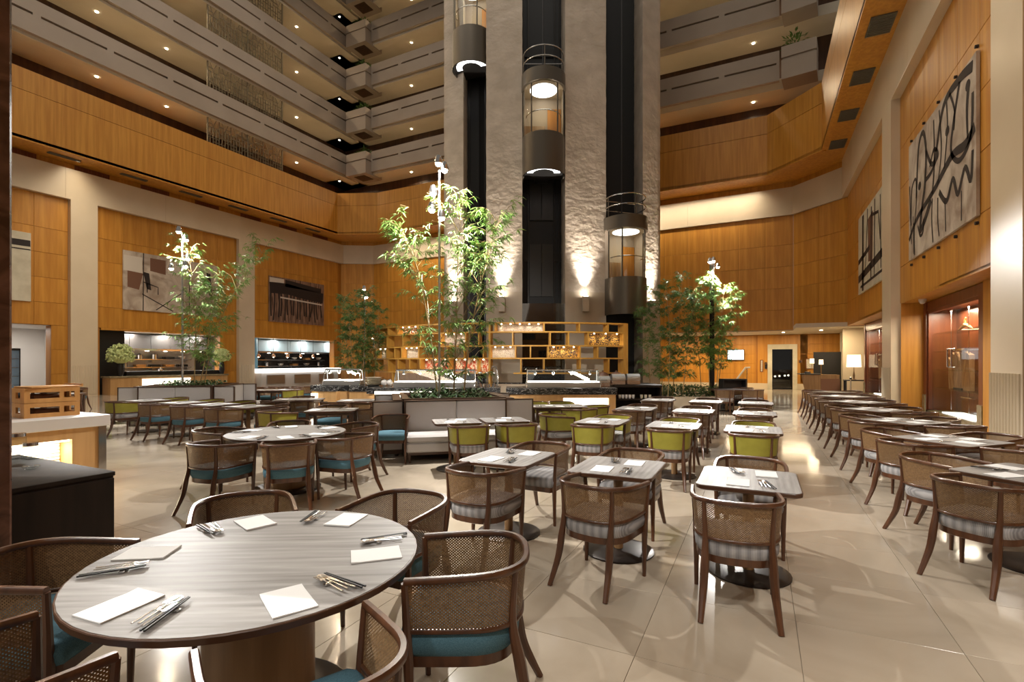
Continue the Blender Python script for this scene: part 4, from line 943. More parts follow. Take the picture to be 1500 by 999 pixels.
def _fork():
    g = MB(); g.tube([(0, -0.10, 0.006), (0, -0.05, 0.007), (0, 0.02, 0.011), (0, 0.04, 0.012)], [0.0055, 0.0045, 0.003, 0.005], 6, flat=0.5)
    g.box(-0.011, 0.011, 0.038, 0.058, 0.010, 0.0125)
    for k in range(4): x = -0.0095 + k * 0.0063; g.box(x - 0.0014, x + 0.0014, 0.056, 0.102, 0.009 + 0.0, 0.0115)
    return g.mesh('fork', M['steel'], 40)
def _spoon():
    g = MB(); g.tube([(0, -0.10, 0.006), (0, -0.03, 0.008), (0, 0.05, 0.011)], [0.0055, 0.004, 0.003], 6, flat=0.5)
    g.lathe([(0.001, -0.4), (0.6, -0.25), (1.0, 0.1), (0.9, 0.1), (0.5, -0.1), (0.001, -0.2)], 14, M4=Matrix.Translation((0, 0.075, 0.010)) @ Matrix.Diagonal((0.019, 0.029, 0.012, 1)))
    return g.mesh('spoon', M['steel'], 50)
def _knife():
    g = MB(); g.tube([(0, -0.11, 0.006), (0, -0.01, 0.007)], [0.0065, 0.006], 6, flat=0.5)
    g.prism([(-0.007, -0.01), (0.006, -0.01), (0.0085, 0.05), (0.006, 0.09), (-0.001, 0.108), (-0.007, 0.06)], 0.006, 0.0085)
    return g.mesh('knife', M['steel'], 30)
def _stick():
    return MB().tube([(0, -0.12, 0.0065), (0, 0.12, 0.011)], [0.0048, 0.003], 4).mesh('chopstick', M['black'], 0)
def _rest(): return MB().bbox(-0.045, 0.045, -0.012, 0.012, 0, 0.010, 0.003).mesh('cutlery_rest', M['steel'], 30)
CUT = dict(napkin=_napkin(), fork=_fork(), spoon=_spoon(), knife=_knife(), chopstick=_stick(), cutlery_rest=_rest())
WORDS = dict(napkin='folded white paper napkin', fork='steel fork', spoon='steel spoon', knife='steel table knife', chopstick='black chopstick', cutlery_rest='small steel cutlery rest')
rs = random.Random(11)
def setting(x, y, face, place, detail=2, flip=1):
    """x, y: middle of the place on the table top; face: sitter's direction in degrees clockwise from +y"""
    a = -R(face); c, s = math.cos(a), math.sin(a)
    def put(kind, lx, ly, rot=0, dz=0.0, grp=None):
        o = link(kind, CUT[kind], None, (x + c * lx - s * ly, y + s * lx + c * ly, TZ + dz), a + R(rot))
        tag(o, f'{WORDS[kind]} at the {place}', 'napkin' if kind == 'napkin' else 'chopsticks' if kind == 'chopstick' else 'cutlery', grp or f'{kind}s laid on the tables'.replace('knifes', 'knives'))
        return o
    j = lambda q: rs.uniform(-q, q)
    put('napkin', -0.10 * flip + j(.015), j(.02), j(9))
    if detail >= 2:
        k = 10 + j(8); bx = 0.10 * flip
        put('cutlery_rest', bx, 0.02, k)
        put('fork', bx - 0.032, -0.005, k - 4, 0.006); put('spoon', bx - 0.012, 0.0, k - 1, 0.006); put('knife', bx + 0.008, 0.0, k + 3, 0.006)
        for q in (0, 1): put('chopstick', bx + 0.026 + 0.012 * q, -0.01, k + 2 + 2 * q, 0.004)
    elif detail == 1:
        put('fork', 0.08 * flip, 0.0, j(12)); put('knife', 0.105 * flip, 0.0, j(12))

# --- two-seat tables in three columns between the aisle and the sofa
COLS = [(-0.08, 'aisle column'), (-1.13, 'middle column'), (-2.22, 'sofa-side column')]
ROWS = [(4.46, 'front row'), (7.76, 'second row'), (10.2, 'third row'), (12.75, 'fourth row')]
for ri, (ty, rn) in enumerate(ROWS):
    for ci, (tx, cn) in enumerate(COLS):
        nm = f'two-seat table, {rn}, {cn}'
        table('pedestal', tx, ty, 0, f'grey oak two-seat table with rounded corners, {rn}, {cn}', 'two-seat tables in rows')
        kind = 'green' if ri == 1 else 'cane'
        look = 'green' if ri == 1 else 'cane'
        dy = 0.58 if ri else 0.60
        jit = rs.uniform(-4, 4)
        near_dx = (-0.07, 0.02, 0.05)[ci] if ri == 0 else rs.uniform(-.03, .03)
        chair(kind, 'stripe', tx + near_dx, ty - dy, (-6, 12, 4)[ci] if ri == 0 else jit, f'{look} chair, striped seat, camera side of the {nm}', 'chairs at the two-seat tables')
        chair(kind, 'stripe', tx + rs.uniform(-.03, .03) + (0.12 if ri == 0 and ci == 2 else 0), ty + dy, 180 - jit, f'{look} chair, striped seat, tower side of the {nm}', 'chairs at the two-seat tables')
        det = 2 if ri == 0 else 1 if ri < 3 else 0
        setting(tx + 0.02, ty - 0.20, 0, f'camera side of the {nm}', det); setting(tx + 0.02, ty + 0.20, 180, f'tower side of the {nm}', det)
# --- tables set cornerwise along the cabinet wall
CN = ['first', 'second', 'third', 'fourth', 'fifth', 'sixth', 'seventh']
for k, q in enumerate(CN):
    tx, ty = 2.06, 5.62 + 2.13 * k
    nm = f'{q} cornerwise table'
    table('pedestal', tx, ty, R(45), f'square grey oak table set cornerwise along the cabinet wall, {q} from the camera', 'cornerwise tables along the cabinet wall', 0.43, 0.43)
    for ang, sd in ((45, 'aisle side towards camera'), (135, 'aisle side towards lobby'), (-45, 'cabinet side towards camera'), (-135, 'cabinet side towards lobby')):
        a = R(ang); j = rs.uniform(-5, 5)
        chair('cane', 'stripe', tx - math.sin(a) * 0.70, ty - math.cos(a) * 0.70, ang + j, f'cane chair with striped seat, {sd}, {nm} by cabinet wall', 'chairs at the cornerwise tables')
        if k < 6: setting(tx - math.sin(a) * 0.26, ty - math.cos(a) * 0.26, ang, f'{sd} of the {nm}', 2 if k == 0 else 1 if k < 3 else 0)
# --- round tables
def round_set(cx, cy, nm, lab, angs, det):
    table('round', cx, cy, ANG + R(93), lab, 'round dining tables')
    for a, pl_, cl in angs:
        X, Y = math.sin(R(a)), math.cos(R(a)); dx, dy = cw(X, Y)
        face = a + 180 - 26.1
        chair('cane', 'blue', cx + dx * 0.98, cy + dy * 0.98, face + rs.uniform(-4, 4), f"cane back chair with blue seat at {cl} o'clock of the {nm}", 'chairs at the round tables')
        X, Y = math.sin(R(pl_)), math.cos(R(pl_)); dx, dy = cw(X, Y); face = pl_ + 180 - 26.1
        setting(cx + dx * 0.56, cy + dy * 0.56, face, f"{cl} o'clock place of the {nm}", det)
x, y = cw(-1.21, 2.43)
round_set(x, y, 'front round table', 'large round grey oak table on a wooden drum, closest to the camera', ((28, 13, 'one'), (88, 80, 'three'), (146, 134, 'five'), (206, 198, 'seven'), (266, 262, 'nine'), (328, 319, 'eleven')), 2)
x, y = cw(-2.98, 6.70)
round_set(x, y, 'second round table', 'round grey oak table on a wooden drum, beyond the front round table', ((-82, -86, 'nine'), (-22, -28, 'eleven'), (45, 38, 'two'), (112, 104, 'four'), (155, 147, 'five'), (202, 196, 'seven')), 2)

# ------------------------------------------------------------------ sofas round the two planters
def planter(cx, cy, rot, label, who):
    t = thing('sofa_planter', label, 'planter', (cx, cy, 0), rot)
    h = 0.93
    g = MB()
    for a, b_, c, d in ((-h, h, -h, -h + 0.12), (-h, h, h - 0.12, h), (-h, -h + 0.12, -h + 0.12, h - 0.12), (h - 0.12, h, -h + 0.12, h - 0.12)): g.box(a, b_, c, d, 0, 0.99)
    g.build('box', M['dark_trim'], t, smooth=0)
    g = MB(); g.box(-h + 0.12, h - 0.12, -h + 0.12, h - 0.12, 0.8, 0.90); g.build('soil', M['soil'], t, smooth=0)
    g = MB()
    for a, b_, c, d in ((-h - .02, h + .02, -h - .02, -h + 0.06), (-h - .02, h + .02, h - 0.06, h + .02), (-h - .02, -h + 0.06, -h + 0.06, h - 0.06), (h - 0.06, h + .02, -h + 0.06, h - 0.06)): g.box(a, b_, c, d, 0.99, 1.02)
    g.build('cap_rail', M['dark_trim'], t, smooth=0)
    rr = random.Random(int(cx * 10)); g = MB()
    for k in range(900):
        x, y = rr.uniform(-0.75, 0.75), rr.uniform(-0.75, 0.75); z = 0.90 + rr.uniform(0, 0.20)
        a = rr.uniform(0, 2 * PI); d = Vector((math.cos(a), math.sin(a), rr.uniform(0.1, 0.9))).normalized() * rr.uniform(0.07, 0.13); s_ = Vector((-math.sin(a), math.cos(a), 0)) * 0.024; p = Vector((x, y, z))
        g.add([p, p + d * 0.5 + s_, p + d, p + d * 0.5 - s_], [(0, 1, 2, 3)])
    o = g.build('foliage', M['bush'], t, smooth=0); o['kind'] = 'stuff'
    for k, (a, sd) in enumerate(((0, 'camera side'), (-90, 'kitchen side'), (90, 'cabinet side'))):
        px, py = cx + math.cos(rot) * 0, cy
        ang = rot + R(a)
        s = thing('sofa', f'pale grey two-cushion sofa on the {sd} of the {who} planter', 'sofa', (cx + math.sin(ang) * (h + 0.02), cy - math.cos(ang) * (h + 0.02), 0), ang, 'sofas backing the planters')
        W = 0.91
        for q in (-1, 1):
            MB().bbox(min(0, q * W) + 0.004, max(0, q * W) - 0.004, -0.15, -0.02, 0.44, 0.985, 0.02).build('back_cushion', M['sofa'], s)
        MB().bbox(-W, W, -0.70, -0.02, 0.17, 0.33, 0.02).build('seat_base', M['sofa'], s); MB().bbox(-W, W, -0.71, -0.13, 0.33, 0.46, 0.035).build('seat_cushion', M['sofa'], s)
        g = MB(); 
        for q in (-1, 1): g.box(q * W - 0.012, q * W + 0.012, -0.16, -0.0, 0.17, 1.0)
        g.box(-W, W, -0.165, -0.015, 0.987, 1.0); g.build('trim', M['dark_trim'], s, smooth=0)
        MB().box(-W + 0.02, W - 0.02, -0.68, -0.04, 0.13, 0.17).build('plinth_rail', M['dark_trim'], s, smooth=0)
        for sx in (-1, 1):
            for yy in (-0.66, -0.08): MB().tube([(sx * (W - 0.06), yy, 0), (sx * (W - 0.05), yy, 0.14)], [0.02, 0.03], 8).build('leg', M['dark_trim'], s)
        if k:                      # the side sofas have upholstered end wings
            for sx in (-1, 1):
                wg = MB().bbox(sx * (W + 0.03) - 0.04, sx * (W + 0.03) + 0.04, -0.50, 0.0, 0.12, 0.97, 0.01).build('wing', M['sofa'], s)
                g = MB(); g.box(sx * (W + 0.03) - 0.045, sx * (W + 0.03) + 0.045, -0.52, -0.50, 0.05, 0.985); g.box(sx * (W + 0.03) - 0.045, sx * (W + 0.03) + 0.045, -0.50, 0.02, 0.97, 0.985); g.box(sx * (W + 0.03) - 0.045, sx * (W + 0.03) + 0.045, -0.50, 0.0, 0.05, 0.12); g.build('wing_trim', M['dark_trim'], wg, smooth=0)
    return t
pa = cw(-1.26, 10.15); planter(pa[0], pa[1], ANG + R(14), 'square dark-edged planter with groundcover at the foot of the tall bamboo', 'central')
pb_ = cw(-9.45, 14.95); planter(pb_[0], pb_[1], ANG + R(10), 'square dark-edged planter with groundcover in front of the open kitchen', 'kitchen-side')

# table pair at the central sofa with green chairs and one blue chair at its end
def cam_table(style, X, Y, deg, label, hx, hy, group='tables near the sofas'):
    x, y = cw(X, Y); return table(style, x, y, ANG + R(deg), label, group, hx, hy)
def cam_chair(kind, seat, X, Y, face, label, group='chairs near the sofas'):
    x, y = cw(X, Y); return chair(kind, seat, x, y, face - 26.1, label, group)
def cam_set(X, Y, face, place, det=1, flip=1):
    x, y = cw(X, Y); setting(x, y, face - 26.1, place, det, flip)
cam_table('pedestal', -0.88, 7.95, 14, 'grey oak table at the central sofa, kitchen-side one of the pair', 0.36, 0.34)
cam_table('pedestal', -0.13, 8.14, 14, 'grey oak table at the central sofa, cabinet-side one of the pair', 0.36, 0.34)
cam_chair('green', 'stripe', -0.62, 7.38, -14, 'green back chair with striped seat at the kitchen-side table of the sofa pair')
cam_chair('green', 'stripe', 0.08, 7.55, -14, 'green back chair with striped seat at the cabinet-side table of the sofa pair')
cam_chair('green', 'stripe', 0.78, 8.8, 80, 'green back chair at the end of the central sofa, facing the lobby')
cam_chair('cane', 'blue', -2.03, 8.52, 176, 'dark cane chair with blue seat against the grey divider at the sofa end')
for X, Y, nm in ((-0.88, 7.95, 'kitchen-side table of the sofa pair'), (-0.13, 8.14, 'cabinet-side table of the sofa pair')):
    cam_set(X + 0.05, Y - 0.17, 0, f'outer side of the {nm}'); cam_set(X - 0.05, Y + 0.16, 180, f'sofa side of the {nm}')
cam_table('four_leg', 0.98, 10.7, 6, 'long white-lit table on four dark legs before the marble buffet counter', 0.56, 0.36)
for X, Y, fc, lab in ((0.55, 11.35, 180, 'green back chair behind the four-leg table, towards the sofa'), (1.1, 11.4, 180, 'green back chair behind the four-leg table, towards the buffet'), (1.72, 10.55, -92, 'green back chair at the lobby end of the four-leg table'), (1.35, 9.95, -35, 'green back chair turned aside at the corner of the four-leg table')):
    cam_chair('green', 'stripe', X, Y, fc, lab)
cam_set(0.5, 10.45, 0, 'camera side of the four-leg table'); cam_set(1.1, 10.5, 0, 'buffet end of the four-leg table'); cam_set(0.7, 10.75, 180, 'tower side of the four-leg table')

# row of tables in front of the kitchen-side sofa
LR = [(-9.65, 'first'), (-10.75, 'second'), (-11.9, 'third'), (-13.3, 'fourth')]
for k, (tx, q) in enumerate(LR):
    nm = f'{q} table of the blue row'
    table('pedestal', tx, 7.1, 0, f'dark edged table in the row with blue chairs, {q} counting from the round tables', 'tables in the blue chair row', 0.40, 0.36)
    if k < 3: chair('cane', 'blue', tx + 0.05, 6.5, rs.uniform(-6, 6), f'cane chair, blue seat, camera side of the {nm}', 'chairs in the blue chair row')
    else: chair('green', 'stripe', tx, 6.55, 4, f'green back chair, camera side of the {nm}', 'chairs in the blue chair row')
    chair(*(('green', 'stripe') if k > 0 else ('cane', 'blue')), tx - 0.02, 7.72, 180, f'{"green" if k else "cane"} chair at the sofa side of the {nm}', 'chairs in the blue chair row')
    setting(tx, 6.93, 0, f'camera side of the {nm}', 1); setting(tx, 7.27, 180, f'sofa side of the {nm}', 1)
cam_chair('cane', 'blue', -4.75, 10.0, -105, 'cane chair with blue seat drawn up to the end of the blue chair row')
# tables between the round table and the buffet
MID = [(-3.50, 9.85, 8, 0.46, 0.36, 'pale table behind second round table', (('green', 'stripe', -4.35, 9.35, 35, 'camera side'), ('cane', 'blue', -2.75, 10.15, -80, 'sofa end'), ('cane', 'blue', -3.75, 10.55, 180, 'buffet side'))),
       (-3.65, 12.3, 8, 0.55, 0.36, 'long table before the angled buffet', (('cane', 'blue', -4.1, 11.65, 5, 'camera side'), ('cane', 'blue', -2.75, 12.5, -85, 'sofa end'), ('cane', 'blue', -3.4, 11.6, -4, 'divider side'))),
       (-5.3, 12.6, 8, 0.55, 0.36, 'dark table halfway to the kitchen', (('cane', 'blue', -5.6, 11.95, 5, 'camera side'), ('cane', 'blue', -4.95, 11.95, -3, 'buffet side'), ('cane', 'blue', -5.5, 13.25, 180, 'kitchen side'))),
       (-8.0, 16.8, 5, 0.60, 0.40, 'white table before the kitchen counter', (('cane', 'blue', -8.5, 17.5, 180, 'kitchen side'), ('cane', 'blue', -7.6, 17.5, 180, 'buffet side'), ('green', 'stripe', -7.2, 16.65, -85, 'tower end'))),
       (-13.3, 14.8, 5, 0.55, 0.38, 'pale table by kitchen-side sofa end', (('cane', 'stripe', -12.55, 14.3, -60, 'sofa side'), ('cane', 'blue', -13.7, 15.5, 180, 'kitchen side'))),
       (-15.2, 16.9, 5, 0.60, 0.38, 'pale table under cream stone column', (('cane', 'blue', -15.2, 17.6, 180, 'kitchen side'), ('cane', 'blue', -14.5, 16.3, -15, 'camera side')))]
for X, Y, dg, hx, hy, nm, chs in MID:
    cam_table('four_leg', X, Y, dg, nm, hx, hy, 'tables before the kitchen')
    for kd, st, cx, cy, fc, sd in chs: cam_chair(kd, st, cx, cy, fc, f'{"green" if kd == "green" else "dark cane"} chair at the {sd} of the {nm}', 'chairs before the kitchen')
    d_ = 1 if Y < 11 else 0
    cam_set(X - 0.2, Y - 0.15, 0, f'camera side of the {nm}', d_); cam_set(X + 0.2, Y + 0.15, 180, f'kitchen side of the {nm}', d_)
for k, X in enumerate((-9.5, -8.7, -7.9, -6.4, -5.6)):
    cam_chair('cane', 'blue', X, 18.6 + 0.15 * k, 10 + rs.uniform(-8, 8), f"dark cane chair in the line before the kitchen counter, {CN[k]} from the kitchen-side sofa", 'chairs lined up before the kitchen counter')
# dark round table by the lobby
x, y = cw(7.35, 17.3); table('dark', x, y, 0.3, 'black round-cornered table beside the lobby planter', 'tables near the lobby', 0.55, 0.5)
for X, Y, fc, sd in ((6.95, 16.55, 30, 'planter side'), (7.95, 16.65, -40, 'aisle side'), (8.15, 17.75, 230, 'lobby side')): cam_chair('cane', 'stripe', X, Y, fc, f'dark chair at the {sd} of the black table by the lobby', 'chairs near the lobby')
# ------------------------------------------------------------------ bamboo, pole lamps
def leaf_mesh(L, W, mat):
    v = [(0, 0, 0), (L * 0.35, W * 0.5, 0.006), (L * 0.35, 0, -0.004), (L * 0.35, -W * 0.5, 0.006), (L, 0, -L * 0.16)]
    return MB().add(v, [(0, 2, 1), (0, 3, 2), (1, 2, 4), (2, 3, 4)]).mesh('leaf', mat, 0)
def leaf_add(g, M4, L, W):
    g.add([(0, 0, 0), (L * 0.35, W * 0.5, 0.006), (L * 0.35, 0, -0.004), (L * 0.35, -W * 0.5, 0.006), (L, 0, -L * 0.16)], [(0, 2, 1), (0, 3, 2), (1, 2, 4), (2, 3, 4)], M4)
def bamboo(loc, label, stems, seed, L=0.17, W=0.026, per=5, every=0.22, start=0.25, blen=(0.35, 0.85), mat='leaf', pieces=0, srad=0.018, group=None):
    """stems: list of polylines in camera-plan metres relative to loc (dx, dy, z)"""
    r = random.Random(seed)
    t = thing('bamboo', label, 'bamboo', loc, ANG, group)
    br = MB(); leaves = []
    for st in stems:
        P = [Vector(p) for p in st]; d = [0]
        for a, b_ in zip(P, P[1:]): d.append(d[-1] + (b_ - a).length)
        n = len(P)
        sm = curve3(P)
        MB().tube(sm, [srad * (1 - 0.75 * i / (len(sm) - 1)) for i in range(len(sm))], 7).build('stem', M['stem'], t)
        s = d[-1] * start
        while s < d[-1]:
            k = min(int(s / d[-1] * (len(sm) - 1)), len(sm) - 2); p = sm[k]
            a = r.uniform(0, 2 * PI); tl = r.uniform(0.2, 1.1); ln = r.uniform(*blen) * (1 - 0.45 * s / d[-1])
            q1 = p + Vector((math.cos(a) * 0.45, math.sin(a) * 0.45, tl * 0.75)) * ln; q2 = p + Vector((math.cos(a) * 0.85, math.sin(a) * 0.85, tl)) * ln
            br.tube([p, q1, q2], [0.006, 0.005, 0.003], 4)
            for e in range(per):
                f_ = 0.3 + 0.7 * (e + r.random()) / per; c = p.lerp(q1, f_ * 2) if f_ < 0.5 else q1.lerp(q2, f_ * 2 - 1)
                if e % 2: 
                    off = Vector((r.uniform(-1, 1), r.uniform(-1, 1), r.uniform(-0.5, 0.6))) * 0.16; br.tube([c, c + off], [0.003, 0.002], 4); c = c + off
                b0 = a + r.uniform(-1.2, 1.2)
                for w_ in range(r.randint(4, 6)):
                    leaves.append(MX(c, b0 + (w_ - 2) * r.uniform(0.35, 0.6), r.uniform(-0.5, 0.5), r.uniform(-0.1, 0.75), r.uniform(0.7, 1.15)))
            s += every * r.uniform(0.6, 1.3)
    br.build('branch', M['stem'], t)
    if pieces:
        lm = leaf_mesh(L, W, M[mat]); r.shuffle(leaves)
        leaves.sort(key=lambda m: m.translation.y)
        for m in leaves[:pieces]: o = link('leaf', lm, t); o.matrix_local = m
        leaves = leaves[pieces:]
    g = MB()
    for m in leaves: leaf_add(g, m, L, W)
    o = g.build('foliage', M[mat], t, smooth=0); o['kind'] = 'stuff'
    return t
def curve3(P, k=5):
    out = []; Q = [P[0]] + list(P) + [P[-1]]
    for i in range(1, len(Q) - 2):
        for t in range(k):
            u = t / k; a, b_, c, d = Q[i - 1], Q[i], Q[i + 1], Q[i + 2]
            out.append(0.5 * (2 * b_ + (c - a) * u + (2 * a - 5 * b_ + 4 * c - d) * u * u + (3 * b_ - a - 3 * c + d) * u ** 3))
    return out + [P[-1]]
bamboo(pa + (0.9,), 'tall sparse bamboo under the bright pole lamp in the central sofa planter', [
    [(-0.2, -0.1, -0.1), (-0.35, -0.1, 1.2), (-0.55, -0.05, 2.3), (-0.72, 0.0, 2.9), (-1.0, 0.0, 3.55)],
    [(0.28, -0.1, -0.1), (0.40, 0.0, 1.2), (0.62, 0.05, 2.3), (0.80, 0.05, 3.0), (0.95, 0.0, 3.7)],
    [(0.05, 0.25, -0.1), (0.12, 0.2, 1.5), (0.15, 0.2, 2.8), (0.25, 0.1, 4.1)]], 21, L=0.185, W=0.025, per=6, every=0.075, start=0.13, blen=(0.45, 1.25), pieces=299)
bamboo(pb_ + (0.9,), 'bright lit bamboo leaning towards the tower, in the kitchen-side sofa planter', [
    [(0.1, -0.1, -0.1), (0.15, -0.1, 1.5), (0.05, 0, 2.8), (-0.15, 0.0, 4.1)],
    [(0.25, 0.1, -0.1), (0.5, 0.1, 1.2), (1.1, 0.0, 2.6), (2.25, -0.1, 4.2)],
    [(0.3, -0.2, -0.1), (0.55, -0.1, 1.6), (0.6, 0.0, 3.3)]], 22, L=0.18, W=0.026, per=6, every=0.07, start=0.25, blen=(0.45, 1.25))
pc_ = cw(7.55, 19.2)
bamboo(pc_ + (0.4,), 'dense bright bamboo under the pole lamp in the lobby planter', [
    [(0, 0, 0), (0.05, 0, 2.0), (0, 0, 4.6)], [(-0.3, 0.1, 0), (-0.5, 0, 2.0), (-0.8, 0, 4.0)], [(0.3, 0.1, 0), (0.5, 0, 2.0), (0.95, 0, 3.9)], [(0.1, -0.3, 0), (0.2, -0.3, 1.8), (0.4, -0.3, 4.2)], [(-0.1, -0.2, 0), (-0.2, -0.2, 2), (-0.35, -0.2, 4.5)]], 23, L=0.20, W=0.032, per=5, every=0.06, start=0.36, blen=(0.3, 1.0))
pd_ = cw(5.55, 18.6)
bamboo(pd_ + (0.4,), 'dark unlit bamboo thicket in front of the lowest lift', [
    [(0, 0, 0), (-0.1, 0, 2.0), (-0.3, 0, 4.0)], [(-0.4, 0.1, 0), (-0.6, 0, 2.0), (-0.9, 0, 3.3)], [(0.4, 0.1, 0), (0.5, 0, 2.0), (0.75, 0, 4.6)], [(0.7, -0.1, 0), (0.9, -0.1, 2), (1.2, 0, 3.6)], [(0.1, -0.3, 0), (0.2, -0.2, 2), (0.1, 0, 4.3)]], 24, L=0.18, W=0.028, per=5, every=0.065, start=0.2, blen=(0.3, 0.8), mat='leaf_dark')
pe_ = cw(-6.0, 20.1)
bamboo(pe_ + (0.0,), 'dark bamboo clump between the open kitchen and the curved shelf', [
    [(0, 0, 0), (0.05, 0, 2.5), (0, 0, 4.4)], [(-0.4, 0.1, 0), (-0.6, 0, 2.5), (-0.7, 0, 4.3)], [(0.4, 0.1, 0), (0.6, 0, 2.2), (0.7, 0, 3.9)], [(0.1, -0.3, 0), (0.2, -0.3, 2.2), (0.3, -0.3, 4.6)], [(-0.2, -0.3, 0), (-0.3, -0.3, 2.2), (-0.4, -0.3, 3.7)]], 25, L=0.19, W=0.028, per=5, every=0.06, start=0.3, blen=(0.3, 0.8), mat='leaf_dark')
def pole_lamp(X, Y, z0, z1, label, r, heads):
    x, y = cw(X, Y); t = thing('pole_lamp', label, 'lamp', (x, y, z0), ANG)
    MB().cyl(0, 0, 0, z1 - z0, r, n=14).build('pole', M['brushed'] if r < 0.06 else M['iron'], t); MB().cyl(0, 0, 0, 0.05, r * 2.4, n=18).build('base', M['iron'], t)
    for dx, dy, dz in heads:
        zz = z1 - z0 + dz
        h = MB().lathe([(0.05, 0.16), (0.075, 0.08), (0.085, 0.0), (0.075, 0.0), (0.001, 0.02)], 16, (dx, dy, zz - 0.02)); h.tube([(0, 0, zz + 0.05), (dx * 0.6, dy * 0.6, zz + 0.09)], 0.014, 6)
        h = h.build('spot_head', M['steel'], t)
        MB().ball((dx, dy, zz - 0.01), 0.062, 12, 8).build('bulb', M['lamp'], h)
# the pole lamps throw hard light over the tables around them
def wz(X, Y, z): return cw(X, Y) + (z,)
pole_lamp(-1.43, 9.95, 0.9, 5.45, 'tallest bright pole lamp rising from the central sofa planter', 0.022, [(0.0, -0.12, 0.1), (0.1, 0.0, 0.02), (-0.12, -0.02, -0.45), (-0.16, 0.06, -0.75), (0.06, -0.1, -0.95)])
for tgt, wt, dg in (((-1.5, 11.2, 1.0), 1500, 75), ((1.6, 6.5, 0.7), 1500, 70), ((-3.5, 6.0, 0.7), 1300, 70), ((1.2, 13.5, 0.9), 1500, 70), ((-5.0, 12.0, 0.7), 1100, 70), ((3.4, 8.6, 0.5), 1300, 44), ((-3.2, 19.0, 2.0), 1500, 70)):
    spot_light('pole_spot', wz(-1.43, 9.68, 5.42), wz(*tgt), wt, (1.0, 0.97, 0.92), dg, 0.35, 0.05)
pole_lamp(-9.75, 14.95, 0.9, 5.5, 'bright pole lamp with several heads above the kitchen-side bamboo', 0.03, [(-0.05, -0.1, 0.02), (0.1, 0.0, -0.2), (0.12, 0.05, -0.75), (-0.3, -0.05, -1.05), (0.15, -0.1, -1.0)])
for tgt, wt, dg in (((-9.2, 15.8, 1.0), 2000, 75), ((-7.0, 9.5, 0.7), 1500, 70), ((-12.5, 15.0, 0.7), 1200, 70), ((-5.5, 16.0, 0.7), 1400, 70), ((-6.0, 6.5, 0.5), 1500, 55)):
    spot_light('pole_spot', wz(-9.78, 14.7, 5.45), wz(*tgt), wt, (1.0, 0.97, 0.92), dg, 0.35, 0.05)
pole_lamp(7.62, 19.25, 0.4, 5.5, 'bright pole lamp on a thick dark post above the lobby bamboo', 0.09, [(0.0, -0.15, 0.0), (-0.12, -0.1, -0.02), (0.2, -0.05, -0.2)])
for tgt, wt, dg in (((7.5, 18.9, 1.0), 4200, 75), ((5.5, 12.0, 0.7), 2300, 65), ((10.5, 19.0, 0.5), 1500, 65), ((3.0, 15.0, 0.9), 1300, 60), ((8.2, 12.5, 0.5), 2000, 42)):
    spot_light('pole_spot', wz(7.6, 18.95, 5.45), wz(*tgt), wt, (1.0, 0.97, 0.92), dg, 0.35, 0.05)
pole_lamp(-5.95, 20.4, 0.0, 4.6, 'dim pole lamp half hidden in the bamboo clump beside the kitchen', 0.03, [(0.0, -0.1, 0.0), (0.08, -0.05, -0.3)])
# unseen spots added above the camera end; the strongest follows the floor shadows
for loc, tgt, wt, dg in ((wz(-9.5, 3.4, 9.0), wz(0.9, 3.9, 0.0), 6000, 32), (wz(-5.5, -1.5, 6.5), wz(-1.3, 2.6, 0.7), 700, 40), (wz(2.6, -1.0, 7.0), wz(3.6, 5.2, 0.5), 900, 46), (wz(-0.5, -2.0, 7.0), wz(1.2, 4.6, 0.5), 600, 44)):
    spot_light('unseen_spot', loc, tgt, wt, (1.0, 0.96, 0.90), dg, 0.3, 0.03)

# ------------------------------------------------------------------ lobby planter
t = thing('curved_planter', 'low curved cream stone planter full of groundcover, before the lift tower', 'planter', cw(6.6, 19.6) + (0,), ANG)
pts = [(2.1 * math.cos(R(a)), 1.5 * math.sin(R(a))) for a in range(0, 360, 12)]
MB().layers([(pts, 0), (pts, 0.42), ([(x * 0.92, y * 0.9) for x, y in pts], 0.42), ([(x * 0.92, y * 0.9) for x, y in pts], 0.36)]).build('curb', M['stone'], t)
g = MB(); rr = random.Random(77)
for k in range(2600):
    a, q = rr.uniform(0, 2 * PI), math.sqrt(rr.random()) * 0.9; p = Vector((2.1 * q * math.cos(a), 1.5 * q * math.sin(a), 0.36 + rr.uniform(0, 0.38)))
    a = rr.uniform(0, 2 * PI); d = Vector((math.cos(a), math.sin(a), rr.uniform(-0.1, 0.8))).normalized() * rr.uniform(0.1, 0.19); s_ = Vector((-math.sin(a), math.cos(a), 0)) * 0.035
    g.add([p, p + d * 0.5 + s_, p + d, p + d * 0.5 - s_], [(0, 1, 2, 3)])
o = g.build('foliage', M['bush'], t, smooth=0); o['kind'] = 'stuff'
t = thing('service_stand', 'dark open service stand beside the thick lamp post', 'stand', cw(7.95, 18.2) + (0,), ANG); MB().bbox(-0.42, 0.42, -0.2, 0.2, 1.02, 1.07).build('top_board', M['black'], t); MB().box(-0.40, 0.40, -0.18, 0.18, 0.1, 0.14).build('shelf', M['black'], t, smooth=0); MB().box(-0.40, 0.40, 0.14, 0.18, 0.14, 1.02).build('back_board', M['bin'], t, smooth=0)
for q in (-1, 1): MB().box(q * 0.4 - 0.02, q * 0.4 + 0.02, -0.19, 0.19, 0, 1.02).build('side_board', M['black'], t, smooth=0)

